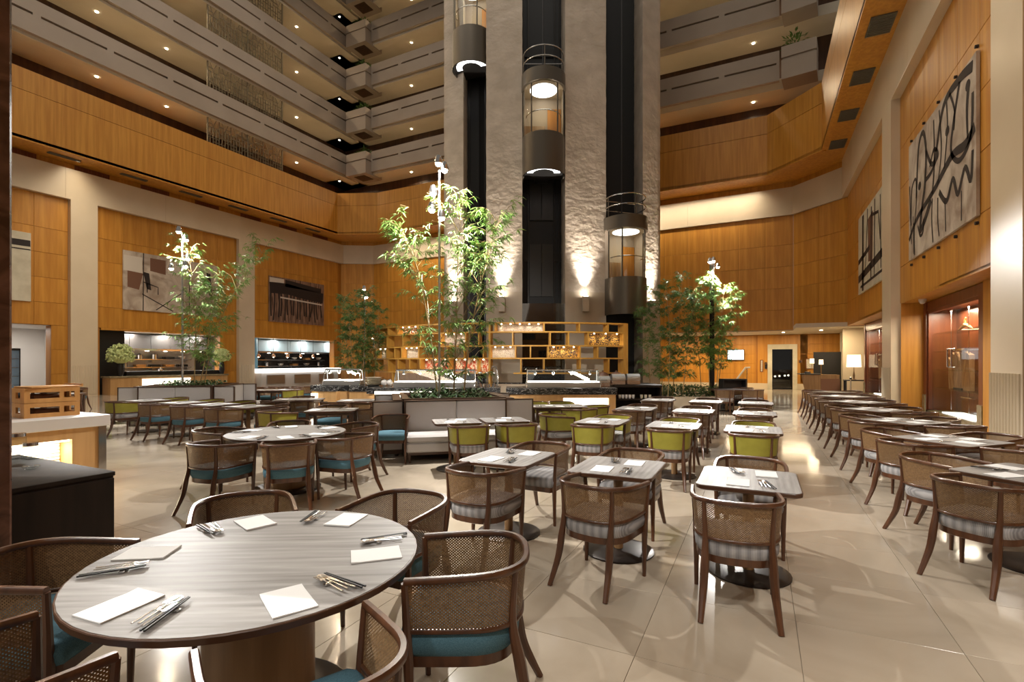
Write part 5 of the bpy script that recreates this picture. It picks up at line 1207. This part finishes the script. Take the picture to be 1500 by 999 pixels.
# ------------------------------------------------------------------ curved open shelf before the tower
SX, SY, SR = 0.9, 25.5, 8.0
def th_of(u):
    px = (u - 750) / FPX; A = px * px + 1; B = -2 * (px * SX + SY); Cc = SX * SX + SY * SY - SR * SR
    D = B * B - 4 * A * Cc
    Y = (-B - math.sqrt(max(D, 0))) / (2 * A); X = px * Y
    return math.atan2(X - SX, SY - Y)
sh = thing('open_shelf', 'long curved golden oak open shelf with picture panels, wrapped around the tower', 'shelf', cw(SX, SY) + (0,), ANG)
def ap(th, r): return (r * math.sin(th), -r * math.cos(th))
TH0, TH1 = R(-82), th_of(918)
ZL = [3.04, 2.72, 2.24, 1.80, 1.28]
def arc_board(mb, a, b_, z0, z1, r0=SR, r1=SR + 0.34):
    n = max(2, int((b_ - a) / R(2.5))); o = [ap(a + (b_ - a) * i / n, r1) for i in range(n + 1)] + [ap(b_ - (b_ - a) * i / n, r0) for i in range(n + 1)]
    mb.prism(o, z0, z1)
for k, z in enumerate(ZL):
    segs = [(TH0, TH1)] if k < 4 else [(TH0, th_of(717)), (th_of(752), TH1)]
    for a, b_ in segs: g = MB(); arc_board(g, a, b_, z - 0.025, z + 0.025, SR - 0.34, SR); g.build('shelf_board', M['shelf'], sh, smooth=30)
def upright(th, z0, z1, w_=0.05):
    x, y = ap(th, SR - 0.17); MB().box(-w_ / 2, w_ / 2, -0.17, 0.17, z0, z1, MX((x, y, 0), th)).build('upright', M['shelf'], sh, smooth=0)
U1 = [[797, 849, 891], [751, 806, 833, 862], [755, 777, 803, 850, 876], [763, 797, 850, 892]]
L1 = [[545, 556, 568, 582, 612, 655, 690, 725], [549, 556, 566, 590, 616, 645, 682, 701], [545, 550, 566, 578, 588, 613, 655, 680, 708], [541, 550, 568, 583, 600, 615, 658, 700]]
for k in range(4):
    for u in L1[k] + U1[k]: upright(th_of(u), ZL[k + 1] + 0.025, ZL[k] - 0.025)
for u, w_ in ((717, 0.07), (915, 0.10)): upright(th_of(u), 0, ZL[0], w_)
upright(TH1, 0, ZL[0] + 0.02, 0.12); upright(TH0, 0, ZL[0], 0.08)
for a, b_ in ((538, 560), (575, 590)): upright(th_of(a), 0, 1.28)
def decor(u0, u1, k, mat, lamps, lab):
    a, b_ = th_of(u0), th_of(u1); z0, z1 = ZL[k + 1] + 0.027, ZL[k] - 0.027
    g = MB(); n = max(2, int((b_ - a) / R(3))); o = [ap(a + (b_ - a) * i / n, SR - 0.24) for i in range(n + 1)] + [ap(b_ - (b_ - a) * i / n, SR - 0.27) for i in range(n + 1)]
    g.prism(o, z0, z1); g.build('picture_panel', M[mat], sh, smooth=30)
    for q in range(lamps):
        th = a + (b_ - a) * (q + 0.5) / lamps; x, y = ap(th, SR - 0.10)
        l_ = MB().cyl(x, y, z1 - 0.03, z1, 0.022, n=10).build('shelf_lamp', M['bulb'], sh)
        X, Y = SX + x, SY + y; p = cw(X, Y); spot_light('shelf_lamp_beam', p + (z1 - 0.035,), cw(SX + ap(th, SR - .2)[0], SY + ap(th, SR - .2)[1]) + (z0,), 7, (1.0, 0.88, 0.68), 100, 0.6, 0.02)
decor(727, 796, 0, 'decor_pale', 5, ''); decor(863, 914, 1, 'decor_gold', 3, ''); decor(804, 849, 2, 'decor_gold', 3, ''); decor(719, 753, 2, 'decor_pale', 3, '')
decor(583, 611, 0, 'decor_red', 3, ''); decor(646, 680, 1, 'decor_pale', 3, ''); decor(589, 612, 2, 'decor_pale', 3, ''); decor(551, 565, 2, 'decor_pale', 2, ''); decor(616, 657, 3, 'decor_red', 3, ''); decor(660, 714, 3, 'decor_red', 4, ''); decor(538, 548, 1, 'decor_pale', 1, '')
# counter wall below the shelf
g = MB(); arc_board(g, TH0, TH1, 0, 0.9, SR - 0.8, SR - 0.36); tcount = thing('back_counter', 'curved pale back counter standing under the open shelf', 'counter', cw(SX, SY) + (0,), ANG); g.build('body', M['smooth_stone'], tcount, smooth=30)
g = MB(); arc_board(g, TH0, TH1, 0.9, 0.94, SR - 0.82, SR - 0.34); g.build('counter_slab', M['blackmarble'], tcount, smooth=30)

# ------------------------------------------------------------------ buffet counters
def display_case(X, Y, z, rz, w_, d_, label, lamps=4):
    x, y = cw(X, Y); t = thing('display_case', label, 'display case', (x, y, z), ANG + R(rz))
    MB().bbox(-w_ / 2, w_ / 2, -d_ / 2, d_ / 2, 0, 0.16, 0.01).build('steel_base', M['brushed'], t)
    MB().box(-w_ / 2 + 0.05, w_ / 2 - 0.05, -d_ / 2 + 0.03, d_ / 2 - 0.03, 0.16, 0.19).build('lit_tray', M['coldtray'], t, smooth=0)
    for sx in (-1, 1):
        g = MB(); g.tube([(sx * (w_ / 2 - 0.02), -d_ / 2 - 0.04, 0), (sx * (w_ / 2 - 0.05), -0.08, 0.52), (sx * (w_ / 2 - 0.05), 0.12, 0.54)], 0.016, 6); g.tube([(sx * (w_ / 2 - 0.02), d_ / 2 - 0.02, 0), (sx * (w_ / 2 - 0.05), 0.12, 0.54)], 0.016, 6); g.build('post', M['steel'], t)
    MB().box(-w_ / 2 + 0.02, w_ / 2 - 0.02, -0.14, 0.18, 0.545, 0.56).build('glass_top', M['glass'], t, smooth=0)
    MB().add([(-w_ / 2 + 0.04, -d_ / 2 + 0.0, 0.2), (w_ / 2 - 0.04, -d_ / 2 + 0.0, 0.2), (w_ / 2 - 0.04, -0.09, 0.53), (-w_ / 2 + 0.04, -0.09, 0.53), (-w_ / 2 + 0.04, -d_ / 2 + 0.01, 0.2), (w_ / 2 - 0.04, -d_ / 2 + 0.01, 0.2), (w_ / 2 - 0.04, -0.08, 0.53), (-w_ / 2 + 0.04, -0.08, 0.53)], [(0, 1, 2, 3), (7, 6, 5, 4), (0, 3, 7, 4), (1, 5, 6, 2), (3, 2, 6, 7), (0, 4, 5, 1)]).build('sneeze_guard', M['glass'], t, smooth=0)
    MB().box(-w_ / 2 + 0.03, w_ / 2 - 0.03, 0.0, 0.05, 0.50, 0.545).build('lamp_bar', M['steel'], t, smooth=0)
    for q in range(lamps):
        xx = -w_ / 2 + w_ * (q + 0.5) / lamps; l_ = MB().lathe([(0.02, 0.0), (0.05, -0.09), (0.045, -0.09)], 12, (xx, 0.025, 0.50)).build('heat_lamp', M['steel'], t); MB().ball((xx, 0.025, 0.415), 0.03, 8, 6).build('bulb', M['bulb'], l_)
    p = cw(X, Y); area_light('case_light', p + (z + 0.48,), w_ * 0.8, 0.1, 45, (1.0, 0.93, 0.80))
    return t
# straight counter on the cabinet side of the central planter
x, y = cw(1.48, 15.55); bc = thing('buffet_counter', 'straight oak buffet counter with black veined marble top and a backlit panel', 'counter', (x, y, 0), ANG)
MB().bbox(-1.66, 1.66, -0.5, 0.5, 0.70, 0.90, 0.008).build('marble_top', M['blackmarble'], bc)
g = MB(); g.box(-1.62, 0.05, -0.46, 0.46, 0, 0.70); g.box(1.42, 1.62, -0.46, 0.46, 0, 0.70); g.box(0.05, 1.42, -0.46, 0.46, 0.60, 0.70); g.box(0.05, 1.42, -0.46, 0.46, 0, 0.13); g.box(0.05, 1.42, -0.3, 0.46, 0.13, 0.60); g.build('oak_body', M['oak'], bc, smooth=0)
for a, b_ in ((0.06, 0.66), (0.68, 1.41)): MB().box(a, b_, -0.38, -0.30, 0.14, 0.59).build('backlit_panel', M['backlit'], bc, smooth=0)
for q in (0.95, 1.18): MB().lathe([(0.001, 0.0), (0.045, 0.04), (0.05, 0.07), (0.025, 0.11), (0.001, 0.15)], 10, (q, -0.41, 0.20)).build('flame_emblem', M['gold'], bc)
display_case(1.55, 15.5, 0.90, 0, 2.25, 0.7, 'glass food display case with heat lamps on the straight marble counter')
for q, xx in enumerate((2.85, 3.35, 3.85)):
    tt = thing('chafing_dish', ('first', 'second', 'third')[q] + ' steel roll-top chafing dish, counting from the display case towards the lobby bamboo', 'chafing dish', cw(xx, 15.9 + 0.12 * q) + (0.90 if q == 0 else 0.96,), ANG, 'chafing dishes')
    MB().bbox(-0.21, 0.21, -0.17, 0.17, 0, 0.14, 0.01).build('pan', M['steel'], tt); MB().lathe([(0.20, 0), (0.20, 0.41)], 14, M4=Matrix.Translation((-0.205, 0, 0.14)) @ Matrix.Rotation(PI / 2, 4, 'Y'), a0=PI / 2, a1=1.5 * PI).build('roll_lid', M['brushed'], tt); MB().tube([(-0.1, -0.2, 0.2), (-0.1, -0.23, 0.22), (0.1, -0.23, 0.22), (0.1, -0.2, 0.2)], 0.012, 6).build('handle', M['steel'], tt)
for q, xx in enumerate((3.05, 3.5)):
    tt = thing('domed_pot', f'brown glazed domed pot behind the chafing dishes, {("towards the display case", "towards the lobby bamboo")[q]}', 'pot', cw(xx, 16.95) + (0.94 if q == 9 else 0.96,), ANG); MB().lathe([(0.2, 0), (0.24, 0.1), (0.23, 0.22)], 18).build('bowl', M['terracotta'], tt); MB().lathe([(0.23, 0.22), (0.16, 0.34), (0.03, 0.39), (0.03, 0.43), (0.001, 0.435)], 18).build('lid', M['terracotta'], tt)
# dark service station next to it
x, y = cw(3.85, 16.15); ss = thing('service_station', 'dark open service station stacked with cups, at the end of the marble counter', 'station', (x, y, 0), ANG)
MB().bbox(-0.65, 0.85, -0.35, 1.3, 0.88, 0.96, 0.01).build('top_board', M['espresso'], ss); MB().box(-0.62, 0.82, 0.30, 0.34, 0.05, 0.88).build('back_board', M['espresso'], ss, smooth=0)
for xx in (-0.64, 0.80): MB().box(xx, xx + 0.04, -0.33, 0.33, 0, 0.88).build('side_board', M['espresso'], ss, smooth=0)
for z in (0.08, 0.48): MB().box(-0.60, 0.80, -0.32, 0.30, z, z + 0.04).build('shelf', M['espresso'], ss, smooth=0)
for q in range(8):
    X, Y = 3.85 - 0.45 + 0.11 * q if q < 5 else 3.85 + 0.25 + 0.13 * (q - 5), 15.98
    tt = thing('coffee_cup', f'{("white cup", "cream cup")[q > 4]} on the middle shelf of the dark service station, {(CN + ["eighth"])[q]} along', 'cup', cw(X, Y) + (0.52,), ANG, 'cups on the service station'); MB().lathe([(0.03, 0), (0.045, 0.05), (0.045, 0.12), (0.04, 0.12), (0.028, 0.01), (0.001, 0.01)], 12).build('body', M['white'] if q < 5 else M['cream_china'], tt)
# counter behind the central planter
x, y = cw(-2.35, 15.6); bc2 = thing('buffet_counter', 'buffet counter with a glowing white front, behind the central bamboo', 'counter', (x, y, 0), ANG)
MB().bbox(-2.0, 2.0, -0.5, 0.5, 0.72, 0.90, 0.008).build('marble_top', M['blackmarble'], bc2); MB().box(-1.95, 1.95, -0.42, 0.46, 0, 0.72).build('oak_body', M['oak'], bc2, smooth=0); MB().box(-1.75, 0.0, -0.53, -0.42, 0.42, 0.80).build('backlit_panel', M['backlit'], bc2, smooth=0)
display_case(-2.35, 15.6, 0.90, 0, 2.5, 0.7, 'long glass food display case behind the central bamboo', 5)
for q in range(3):
    tt = thing('juice_dispenser', f'clear glass juice dispenser with steel tap, {CN[q]} after the long display case', 'dispenser', cw(-0.98 + 0.22 * q, 15.6) + (0.90,), ANG, 'juice dispensers'); MB().cyl(0, 0, 0, 0.1, 0.09, n=14).build('base', M['steel'], tt); MB().cyl(0, 0, 0.1, 0.42, 0.085, n=16).build('glass_body', M['glass'], tt); MB().lathe([(0.09, 0.42), (0.06, 0.46), (0.001, 0.48)], 14).build('lid', M['steel'], tt); MB().tube([(0, -0.08, 0.14), (0, -0.15, 0.14), (0, -0.15, 0.1)], 0.012, 6).build('tap', M['steel'], tt)
tt = thing('gooseneck_tap', 'tall white curved rail at the end of the buffet behind the bamboo', 'tap', cw(-0.45, 15.75) + (0.90,), ANG); MB().tube([(0, 0, 0), (0, 0, 0.5), (-0.06, 0, 0.62), (-0.16, 0, 0.64), (-0.2, 0, 0.55)], 0.02, 8).build('neck', M['steel'], tt); MB().cyl(0, 0, 0, 0.04, 0.05).build('base', M['steel'], tt)
# curved-front counter on the kitchen side
x, y = cw(-5.35, 16.9); bc3 = thing('buffet_counter', 'angled oak buffet counter with veined marble top near the open kitchen', 'counter', (x, y, 0), ANG)
out = [(-1.35, 0.1), (-1.3, -0.25), (-0.8, -0.5), (-0.35, -0.6), (-0.3, -0.35), (0.0, -0.35), (0.1, -0.62), (0.7, -0.72), (1.25, -0.75), (1.3, 0.7), (-1.35, 0.7)]
MB().prism(out, 0.72, 0.90).build('marble_top', M['blackmarble'], bc3, smooth=0); MB().prism([(a * 0.97, b_ * 0.95) for a, b_ in out], 0, 0.72).build('oak_body', M['oak'], bc3, smooth=0); MB().box(-1.22, -1.0, -0.40, -0.30, 0.2, 0.65).build('backlit_panel', M['backlit'], bc3, smooth=0)
display_case(-5.65, 16.95, 0.90, 4, 1.25, 0.6, 'short glass food display case on the angled counter', 4)
for q in range(5):
    tt = thing('woven_bowl', f'cream shallow bowl, {CN[q]} from the bottom of its stack on the angled counter', 'bowl', cw(-4.55, 16.6) + (0.90 + 0.055 * q,), 0, 'stacked cream bowls'); MB().lathe([(0.16, 0), (0.24, 0.03), (0.27, 0.055), (0.255, 0.055), (0.16, 0.012), (0.001, 0.012)], 20).build('body', M['cream_china'], tt)
for q, xx in enumerate((-4.15, -3.97)):
    tt = thing('round_jar', ('round grey jar beside the bowl stack', 'round grey jar next to the long display case')[q], 'jar', cw(xx, 16.4) + (0.90,), 0); MB().ball((0, 0, 0.1), 0.1, 14, 10).build('body', M['white'], tt); MB().cyl(0, 0, 0.18, 0.22, 0.04).build('lid', M['steel'], tt)

# ------------------------------------------------------------------ open kitchens behind the left wall
def kitchen(y0, y1, blue):
    nm = 'second' if blue else 'first'
    yo = y1; y1 += 4.0 if blue else 1.4
    g = MB(); g.box(-35.2, -35.0, y0 - 0.5, y1 + 0.5, 0, 3.6); g.box(-35.2, XL - 0.3, y0 - 0.6, y0 - 0.5, 0, 3.6); g.box(-35.2, XL - 0.3, y1 + 0.5, y1 + 0.6, 0, 3.6)
    struct(g.build('wall_kitchen', M['white'] if not blue else M['bin'], smooth=0), f'walls of the {nm} open kitchen')
    struct(MB().box(-35.2, XL - 0.5, y0 - 0.6, y1 + 0.6, 3.38, 3.5).build('ceiling_kitchen', M['white'], smooth=0), f'white ceiling of the {nm} open kitchen')
    y1 = yo
    struct(MB().box(XL - 0.5, XL - 0.0, y0, y1, 3.3, 3.4).build('trim_kitchen', M['veneer'], smooth=0), f'veneer head over the {nm} kitchen opening')
    y1 += 4.0 if blue else 1.55; L = y1 - y0
    for q in range(4): area_light('kitchen_light', (-32.4, y0 + L * (q + 0.5) / 4, 3.33), 1.2, 0.5, 120 if blue else 230, (1.0, 0.95, 0.86))
    for q in range(5):
        o = link('downlight', bl_me, None, (XL - 0.9, y0 + L * (q + 0.5) / 5, 3.38)); tag(o, f'small bright ceiling downlight of the {nm} open kitchen, {CN[q]} along its opening', 'downlight', 'kitchen ceiling downlights')
    # extraction hood
    t = thing('extraction_hood', f'long {"blue-grey" if blue else "grey"} steel extraction hood hanging in the {nm} open kitchen', 'hood', (-33.6, y0, 2.35))
    n = 6
    for q in range(n): MB().bbox(-0.6, 0.6, 0.6 + (L - 0.9) * q / n + 0.01, 0.6 + (L - 0.9) * (q + 1) / n - 0.01, 0.12, 0.95, 0.01).build('panel', M['bin'] if not blue else M['hood_blue'], t, smooth=0)
    MB().box(-0.62, 0.62, 0.6, L - 0.3, 0.0, 0.12).build('lip', M['steel'], t, smooth=0)
    for q in range(7): MB().cyl(0.1, 0.9 + (L - 1.4) * q / 6, -0.02, 0.0, 0.1, n=12).build('lamp', M['bulb'], t)
    # back counter, shelves with cookware
    t = thing('cook_line', f'steel cooking counter against the back wall of the {nm} open kitchen', 'counter', (-34.2, y0, 0)); MB().bbox(-0.5, 0.5, 0.2, L - 0.2, 0.8, 0.92).build('counter_slab', M['steel'], t); MB().box(-0.45, 0.45, 0.3, L - 0.3, 0, 0.8).build('body', M['brushed'], t, smooth=0)
    for z in (1.35, 1.85):
        t = thing('wall_shelf', f'{"lower" if z < 1.5 else "upper"} steel shelf on the back wall of the {nm} open kitchen', 'shelf', (-34.75, y0, z)); MB().box(-0.25, 0.25, 0.4, L - 0.4, -0.04, 0).build('board', M['steel'], t, smooth=0)
        for q in range(4): MB().box(-0.25, 0.15, 0.6 + (L - 1.2) * q / 3 - 0.02, 0.6 + (L - 1.2) * q / 3 + 0.02, -0.2, -0.04).build('bracket', M['brushed'], t, smooth=0)
    rr = random.Random(50 + int(blue)); kinds = (('stock_pot', 'steel stock pot', 'pot'), ('mixing_bowl', 'white mixing bowl', 'bowl'), ('bread_basket', 'brown basket', 'basket'), ('steam_tray', 'black steam tray', 'tray'))
    cn = 0
    for z, w0 in ((0.92, -34.1), (1.35, -34.72), (1.85, -34.72)):
        lev = {0.92: 'cooking counter', 1.35: 'lower shelf', 1.85: 'upper shelf'}[z]
        for q in range(8):
            yy = y0 + 0.9 + (L - 1.8) * q / 7; kn, kl, kc = kinds[rr.randrange(4)]
            t = thing(kn, f'{kl} on the {lev} of the {nm} open kitchen, {(CN + ["eighth"])[q]} along', kc, (w0, yy, z), 0, f'cookware in the {nm} open kitchen')
            s = rr.uniform(0.85, 1.1)
            if kn == 'stock_pot': MB().lathe([(0.17 * s, 0), (0.17 * s, 0.28 * s), (0.18 * s, 0.29 * s)], 14).build('body', M['steel'], t); MB().lathe([(0.18 * s, 0.29 * s), (0.05, 0.33 * s), (0.03, 0.37 * s), (0.001, 0.37 * s)], 14).build('lid', M['brushed'], t)
            elif kn == 'mixing_bowl': MB().lathe([(0.08, 0), (0.2 * s, 0.1), (0.24 * s, 0.2), (0.225 * s, 0.2), (0.18 * s, 0.1), (0.001, 0.02)], 16).build('body', M['white'], t)
            elif kn == 'bread_basket': MB().layers([(rrect(0.2, 0.25, 0.05), 0), (rrect(0.24, 0.3, 0.05), 0.16), (rrect(0.22, 0.28, 0.05), 0.16), (rrect(0.19, 0.24, 0.05), 0.03)]).build('body', M['crate'], t)
            else: MB().bbox(-0.2, 0.2, -0.28, 0.28, 0, 0.16, 0.01).build('body', M['black'], t); MB().box(-0.06, 0.06, -0.31, -0.28, 0.06, 0.1).build('handle', M['steel'], t, smooth=0)
kitchen(13.75, 20.0, False)
kitchen(22.3, 29.2, True)
# first kitchen: front counter with vases
t = thing('kitchen_counter', 'low oak fronted counter with a glowing panel across the first kitchen opening', 'counter', (XL + 0.2, 13.8, 0)); MB().bbox(-0.35, 0.5, 0, 6.3, 0.86, 0.95).build('counter_slab', M['greenmarble'], t); MB().box(-0.3, 0.45, 0.05, 6.25, 0, 0.86).build('oak_body', M['oak'], t, smooth=0); MB().box(0.45, 0.48, 1.5, 4.0, 0.35, 0.78).build('backlit_panel', M['backlit'], t, smooth=0); MB().box(-0.35, 0.2, 0.9, 6.0, 0.95, 1.18).build('upstand', M['black'], t, smooth=0)
struct(MB().box(-30.6, -30.2, 13.75, 15.0, 0, 3.38).build('column_kitchen', M['black'], smooth=0), 'black cladding at the window end of the first kitchen'); struct(MB().box(-34.9, -34.8, 13.5, 15.2, 0, 3.3).build('wall_blue', M['bluewall'], smooth=0), 'blue self-glowing wall glimpsed in the first kitchen')
for q, (yy, lab, s) in enumerate(((14.35, 'black vase with a pale green hydrangea ball at the window end of the kitchen counter', 1.0), (19.75, 'black vase with a pale green hydrangea ball at the tower end of the kitchen counter', 0.8))):
    t = thing('flower_vase', lab, 'vase', (XL + 0.55, yy, 0.95)); MB().lathe([(0.10, 0), (0.15, 0.25), (0.14, 0.55), (0.1, 0.72), (0.08, 0.72), (0.11, 0.5), (0.001, 0.1)], 18).build('vase_body', M['black'], t)
    rr = random.Random(q); g = MB()
    for k in range(420):
        a, b_ = rr.uniform(0, 2 * PI), math.acos(rr.uniform(-0.55, 1)); d = Vector((math.sin(b_) * math.cos(a), math.sin(b_) * math.sin(a), math.cos(b_))); p = Vector((0, 0, 1.05)) + d * 0.58 * s * rr.uniform(0.75, 1.05)
        t1 = d.orthogonal().normalized(); t2 = d.cross(t1); z = 0.07
        g.add([p + t1 * z, p + t2 * z, p - t1 * z, p - t2 * z, p + d * 0.05], [(0, 1, 4), (1, 2, 4), (2, 3, 4), (3, 0, 4)])
    g.ball((0, 0, 1.05), 0.42 * s, 14, 9); g.build('flower_head', M['hydrangea'], t, smooth=0)
# second kitchen: white front counter, pendants, blue tiled column
t = thing('kitchen_counter', 'white solid counter with a glow put into its slab, across the second kitchen opening', 'counter', (XL + 0.2, 22.35, 0)); MB().bbox(-0.5, 0.55, 0, 6.9, 0.95, 1.22).build('counter_slab', M['coldtray'], t); MB().box(-0.4, 0.35, 0.1, 6.8, 0, 0.95).build('body', M['white'], t, smooth=0)  # the slab is no lamp; its brightness is put into the material
for q in range(3): MB().box(0.35, 0.4, 0.5 + 2.2 * q, 1.9 + 2.2 * q, 0.2, 0.8).build('steel_panel', M['brushed'], t, smooth=0)
struct(MB().lathe([(0.6, 0), (0.6, 3.38)], 24, (-32.5, 23.9, 0)).build('column_tiled', M['tile_blue']), 'round blue tiled column in the second kitchen')
for q in range(5):
    t = thing('pendant_lamp', f'small copper pendant lamp over the white kitchen counter, {CN[q]} from the stone column', 'lamp', (XL - 0.3, 22.9 + 1.15 * q, 2.0), 0, 'copper pendants over the kitchen counter'); MB().cyl(0, 0, 0.2, 1.38, 0.012, n=6).build('cord', M['black'], t); MB().lathe([(0.03, 0.25), (0.1, 0.15), (0.13, 0), (0.12, 0), (0.001, 0.1)], 14).build('lamp_shade', M['copper'], t); MB().ball((0, 0, 0.02), 0.05, 8, 6).build('bulb', M['bulb'], t)
# pantry opening beside the dark pillar, with a lit fridge
g = MB(); g.box(-34, -33.9, 9, 13.5, 0, 3.5); g.box(-34, XL - 0.1, 9, 9.1, 0, 3.5); g.box(-34, XL - 0.4, 13.1, 13.2, 0, 3.5); struct(g.build('wall_pantry', M['white'], smooth=0), 'pale walls of the pantry behind the crate counter')
struct(MB().box(-34, XL - 0.1, 9, 13.2, 3.38, 3.5).build('ceiling_pantry', M['white'], smooth=0), 'pale pantry ceiling'); area_light('pantry_light', (-31.8, 11, 3.3), 1.5, 1.5, 90, (1.0, 0.94, 0.85))
t = thing('display_fridge', 'tall black display fridge glowing white inside the pantry doorway', 'fridge', (-31.0, 10.45, 0)); g = MB(); g.box(-0.4, 0.4, -0.5, -0.45, 0, 2.3); g.box(-0.4, 0.4, 0.45, 0.5, 0, 2.3); g.box(-0.4, 0.4, -0.5, 0.5, 2.2, 2.3); g.box(-0.4, 0.4, -0.5, 0.5, 0, 0.15); g.build('case', M['black'], t, smooth=0); MB().box(-0.4, -0.36, -0.45, 0.45, 0.15, 2.2).build('light_panel', M['fridge'], t, smooth=0)
for z in (0.6, 1.0, 1.4, 1.8): MB().box(-0.35, 0.3, -0.45, 0.45, z, z + 0.02).build('shelf', M['steel'], t, smooth=0)
MB().box(0.36, 0.38, -0.45, 0.45, 0.15, 2.2).build('glass_door', M['glass'], t, smooth=0)

# ------------------------------------------------------------------ camera-side stations
pl = struct(MB().bbox(-5.55, -4.44, 0.55, 1.55, 0, 14, 0.02).build('column_marble', M['burgundy'], smooth=0), 'polished dark brown marble pillar beside the camera')
t = thing('serving_cabinet', 'low black serving cabinet with a bare matt top beside the dark marble pillar', 'cabinet', (-4.66, 2.25, 0), 0)
MB().bbox(-1.65, 0.0, -0.66, 0, 0.765, 0.80, 0.004).build('top_board', M['espresso'], t); MB().box(-1.64, -0.01, -0.65, -0.01, 0.08, 0.765).build('carcass', M['espresso'], t, smooth=0); MB().box(-1.6, -0.05, -0.6, -0.05, 0, 0.08).build('plinth', M['black'], t, smooth=0)
for q in range(1): MB().bbox(-0.01, 0.008, -0.645, -0.012, 0.10, 0.75, 0.003).build('door', M['espresso'], t, smooth=0)
for q, (dx, dy, h) in enumerate(((-1.27, -0.06, 0.12), (-1.40, -0.10, 0.2))):
    g_ = thing('glass_jar', ('short glass jar with steel lid at the back edge of the black cabinet', 'taller glass jar with steel lid on the black cabinet by the pillar')[q], 'jar', (-4.66 + dx, 2.25 + dy, 0.80)); MB().cyl(0, 0, 0, h, 0.06, n=16).build('glass_body', M['glass'], g_); MB().cyl(0, 0, h, h + 0.03, 0.055, n=16).build('lid', M['steel'], g_)
g_ = thing('small_dish', 'small glass dish lying near the back edge of the black cabinet', 'dish', (-5.35, 1.98, 0.80)); MB().lathe([(0.03, 0), (0.055, 0.02), (0.06, 0.03), (0.05, 0.03), (0.001, 0.006)], 16).build('body', M['glass'], g_)
t = thing('serving_station', 'white topped oak station with a glowing recess, holding orange crates', 'counter', (-8.14, 3.81, 0))
MB().bbox(-1.6, 0.04, -3.0, 0.04, 0.80, 0.95, 0.006).build('white_top', M['white'], t)
g = MB(); g.box(-1.55, 0, -0.38, 0, 0, 0.80); g.box(-1.55, 0, -2.9, -0.38, 0.66, 0.80); g.box(-1.55, -0.3, -2.9, -0.38, 0, 0.66); g.build('oak_body', M['oak'], t, smooth=0)
for q in range(14): MB().tube([(-0.30, -0.40, 0.03 + q * 0.045), (-0.30, -2.9, 0.03 + q * 0.045)], 0.024, 6).build('ribbed_moulding', M['white'], t)
MB().box(-0.16, -0.02, -2.9, -0.40, 0.635, 0.66).build('light_strip', M['strip'], t, smooth=0); area_light('recess_light', (-8.14 - 0.12, 3.81 - 1.6, 0.62), 0.1, 2.3, 60, (1.0, 0.85, 0.58))
MB().box(0.0, 0.02, -0.09, 0.0, 0, 0.80).build('corner_strip', M['steel'], t, smooth=0)
# crates: five boards a side with hand holes
def crate(z, label):
    t = thing('wooden_crate', label, 'crate', (-8.64, 3.36, z), R(-3), 'stacked orange crates')
    L, W_, H, th = 0.58, 0.40, 0.19, 0.018
    def board(x0, x1, y0, y1, long_y):
        g = MB(); a, b_ = (y0, y1) if long_y else (x0, x1); n = 3 if long_y else 1
        def bx(p, q, z0, z1): g.box(x0, x1, p, q, z0, z1) if long_y else g.box(p, q, y0, y1, z0, z1)
        bx(a, b_, 0, 0.055); bx(a, b_, H - 0.055, H)
        cuts = [(0.10, 0.62), (0.70, 0.90)] if long_y else [(0.3, 0.7)]
        last = a
        for c0, c1 in cuts: bx(last, a + (b_ - a) * c0, 0.055, H - 0.055); last = a + (b_ - a) * c1
        bx(last, b_, 0.055, H - 0.055)
        g.build('side_board', M['crate'], t, smooth=0)
    board(W_ / 2 - th, W_ / 2, -L / 2, L / 2, True); board(-W_ / 2, -W_ / 2 + th, -L / 2, L / 2, True)
    board(-W_ / 2 + th, W_ / 2 - th, -L / 2, -L / 2 + th, False); board(-W_ / 2 + th, W_ / 2 - th, L / 2 - th, L / 2, False)
    MB().box(-W_ / 2 + th, W_ / 2 - th, -L / 2 + th, L / 2 - th, 0, 0.012).build('bottom_board', M['crate'], t, smooth=0)
crate(0.95, 'orange pine crate with hand holes, lower of the two on the white station'); crate(1.145, 'orange pine crate with hand holes, upper of the two on the white station')
tt = thing('wooden_tray', 'flat orange tray lying across the upper crate', 'tray', (-8.64, 3.38, 1.337), R(5)); MB().bbox(-0.2, 0.2, -0.28, 0.3, 0, 0.02, 0.004).build('board', M['crate'], tt); MB().box(-0.2, 0.2, 0.28, 0.3, 0.02, 0.04).build('lip', M['crate'], tt, smooth=0)
for q, (z, mt, lab) in enumerate(((0.965, 'decor_red', 'folded red cloth inside the lower crate'), (1.16, 'decor_red', 'folded red cloth inside the upper crate'))):
    tt = thing('folded_cloth', lab, 'cloth', (-8.64, 3.34, z), 0); MB().bbox(-0.12, 0.12, -0.15, 0.12, 0, 0.09, 0.02).build('fold', M['rust'], tt); MB().bbox(-0.11, 0.11, -0.02, 0.16, 0.09, 0.12, 0.01).build('paper_layer', M['paper'], tt)
tt = thing('bottle', 'tall pale amber bottle on the white station by the dark pillar', 'bottle', (-8.40, 2.85, 0.95)); MB().lathe([(0.06, 0), (0.065, 0.03), (0.06, 0.35), (0.025, 0.46), (0.02, 0.55)], 16).build('body', M['crate'], tt); MB().cyl(0, 0, 0.55, 0.59, 0.024, n=12).build('stopper', M['black'], tt)
print('objects', len(bpy.data.objects))
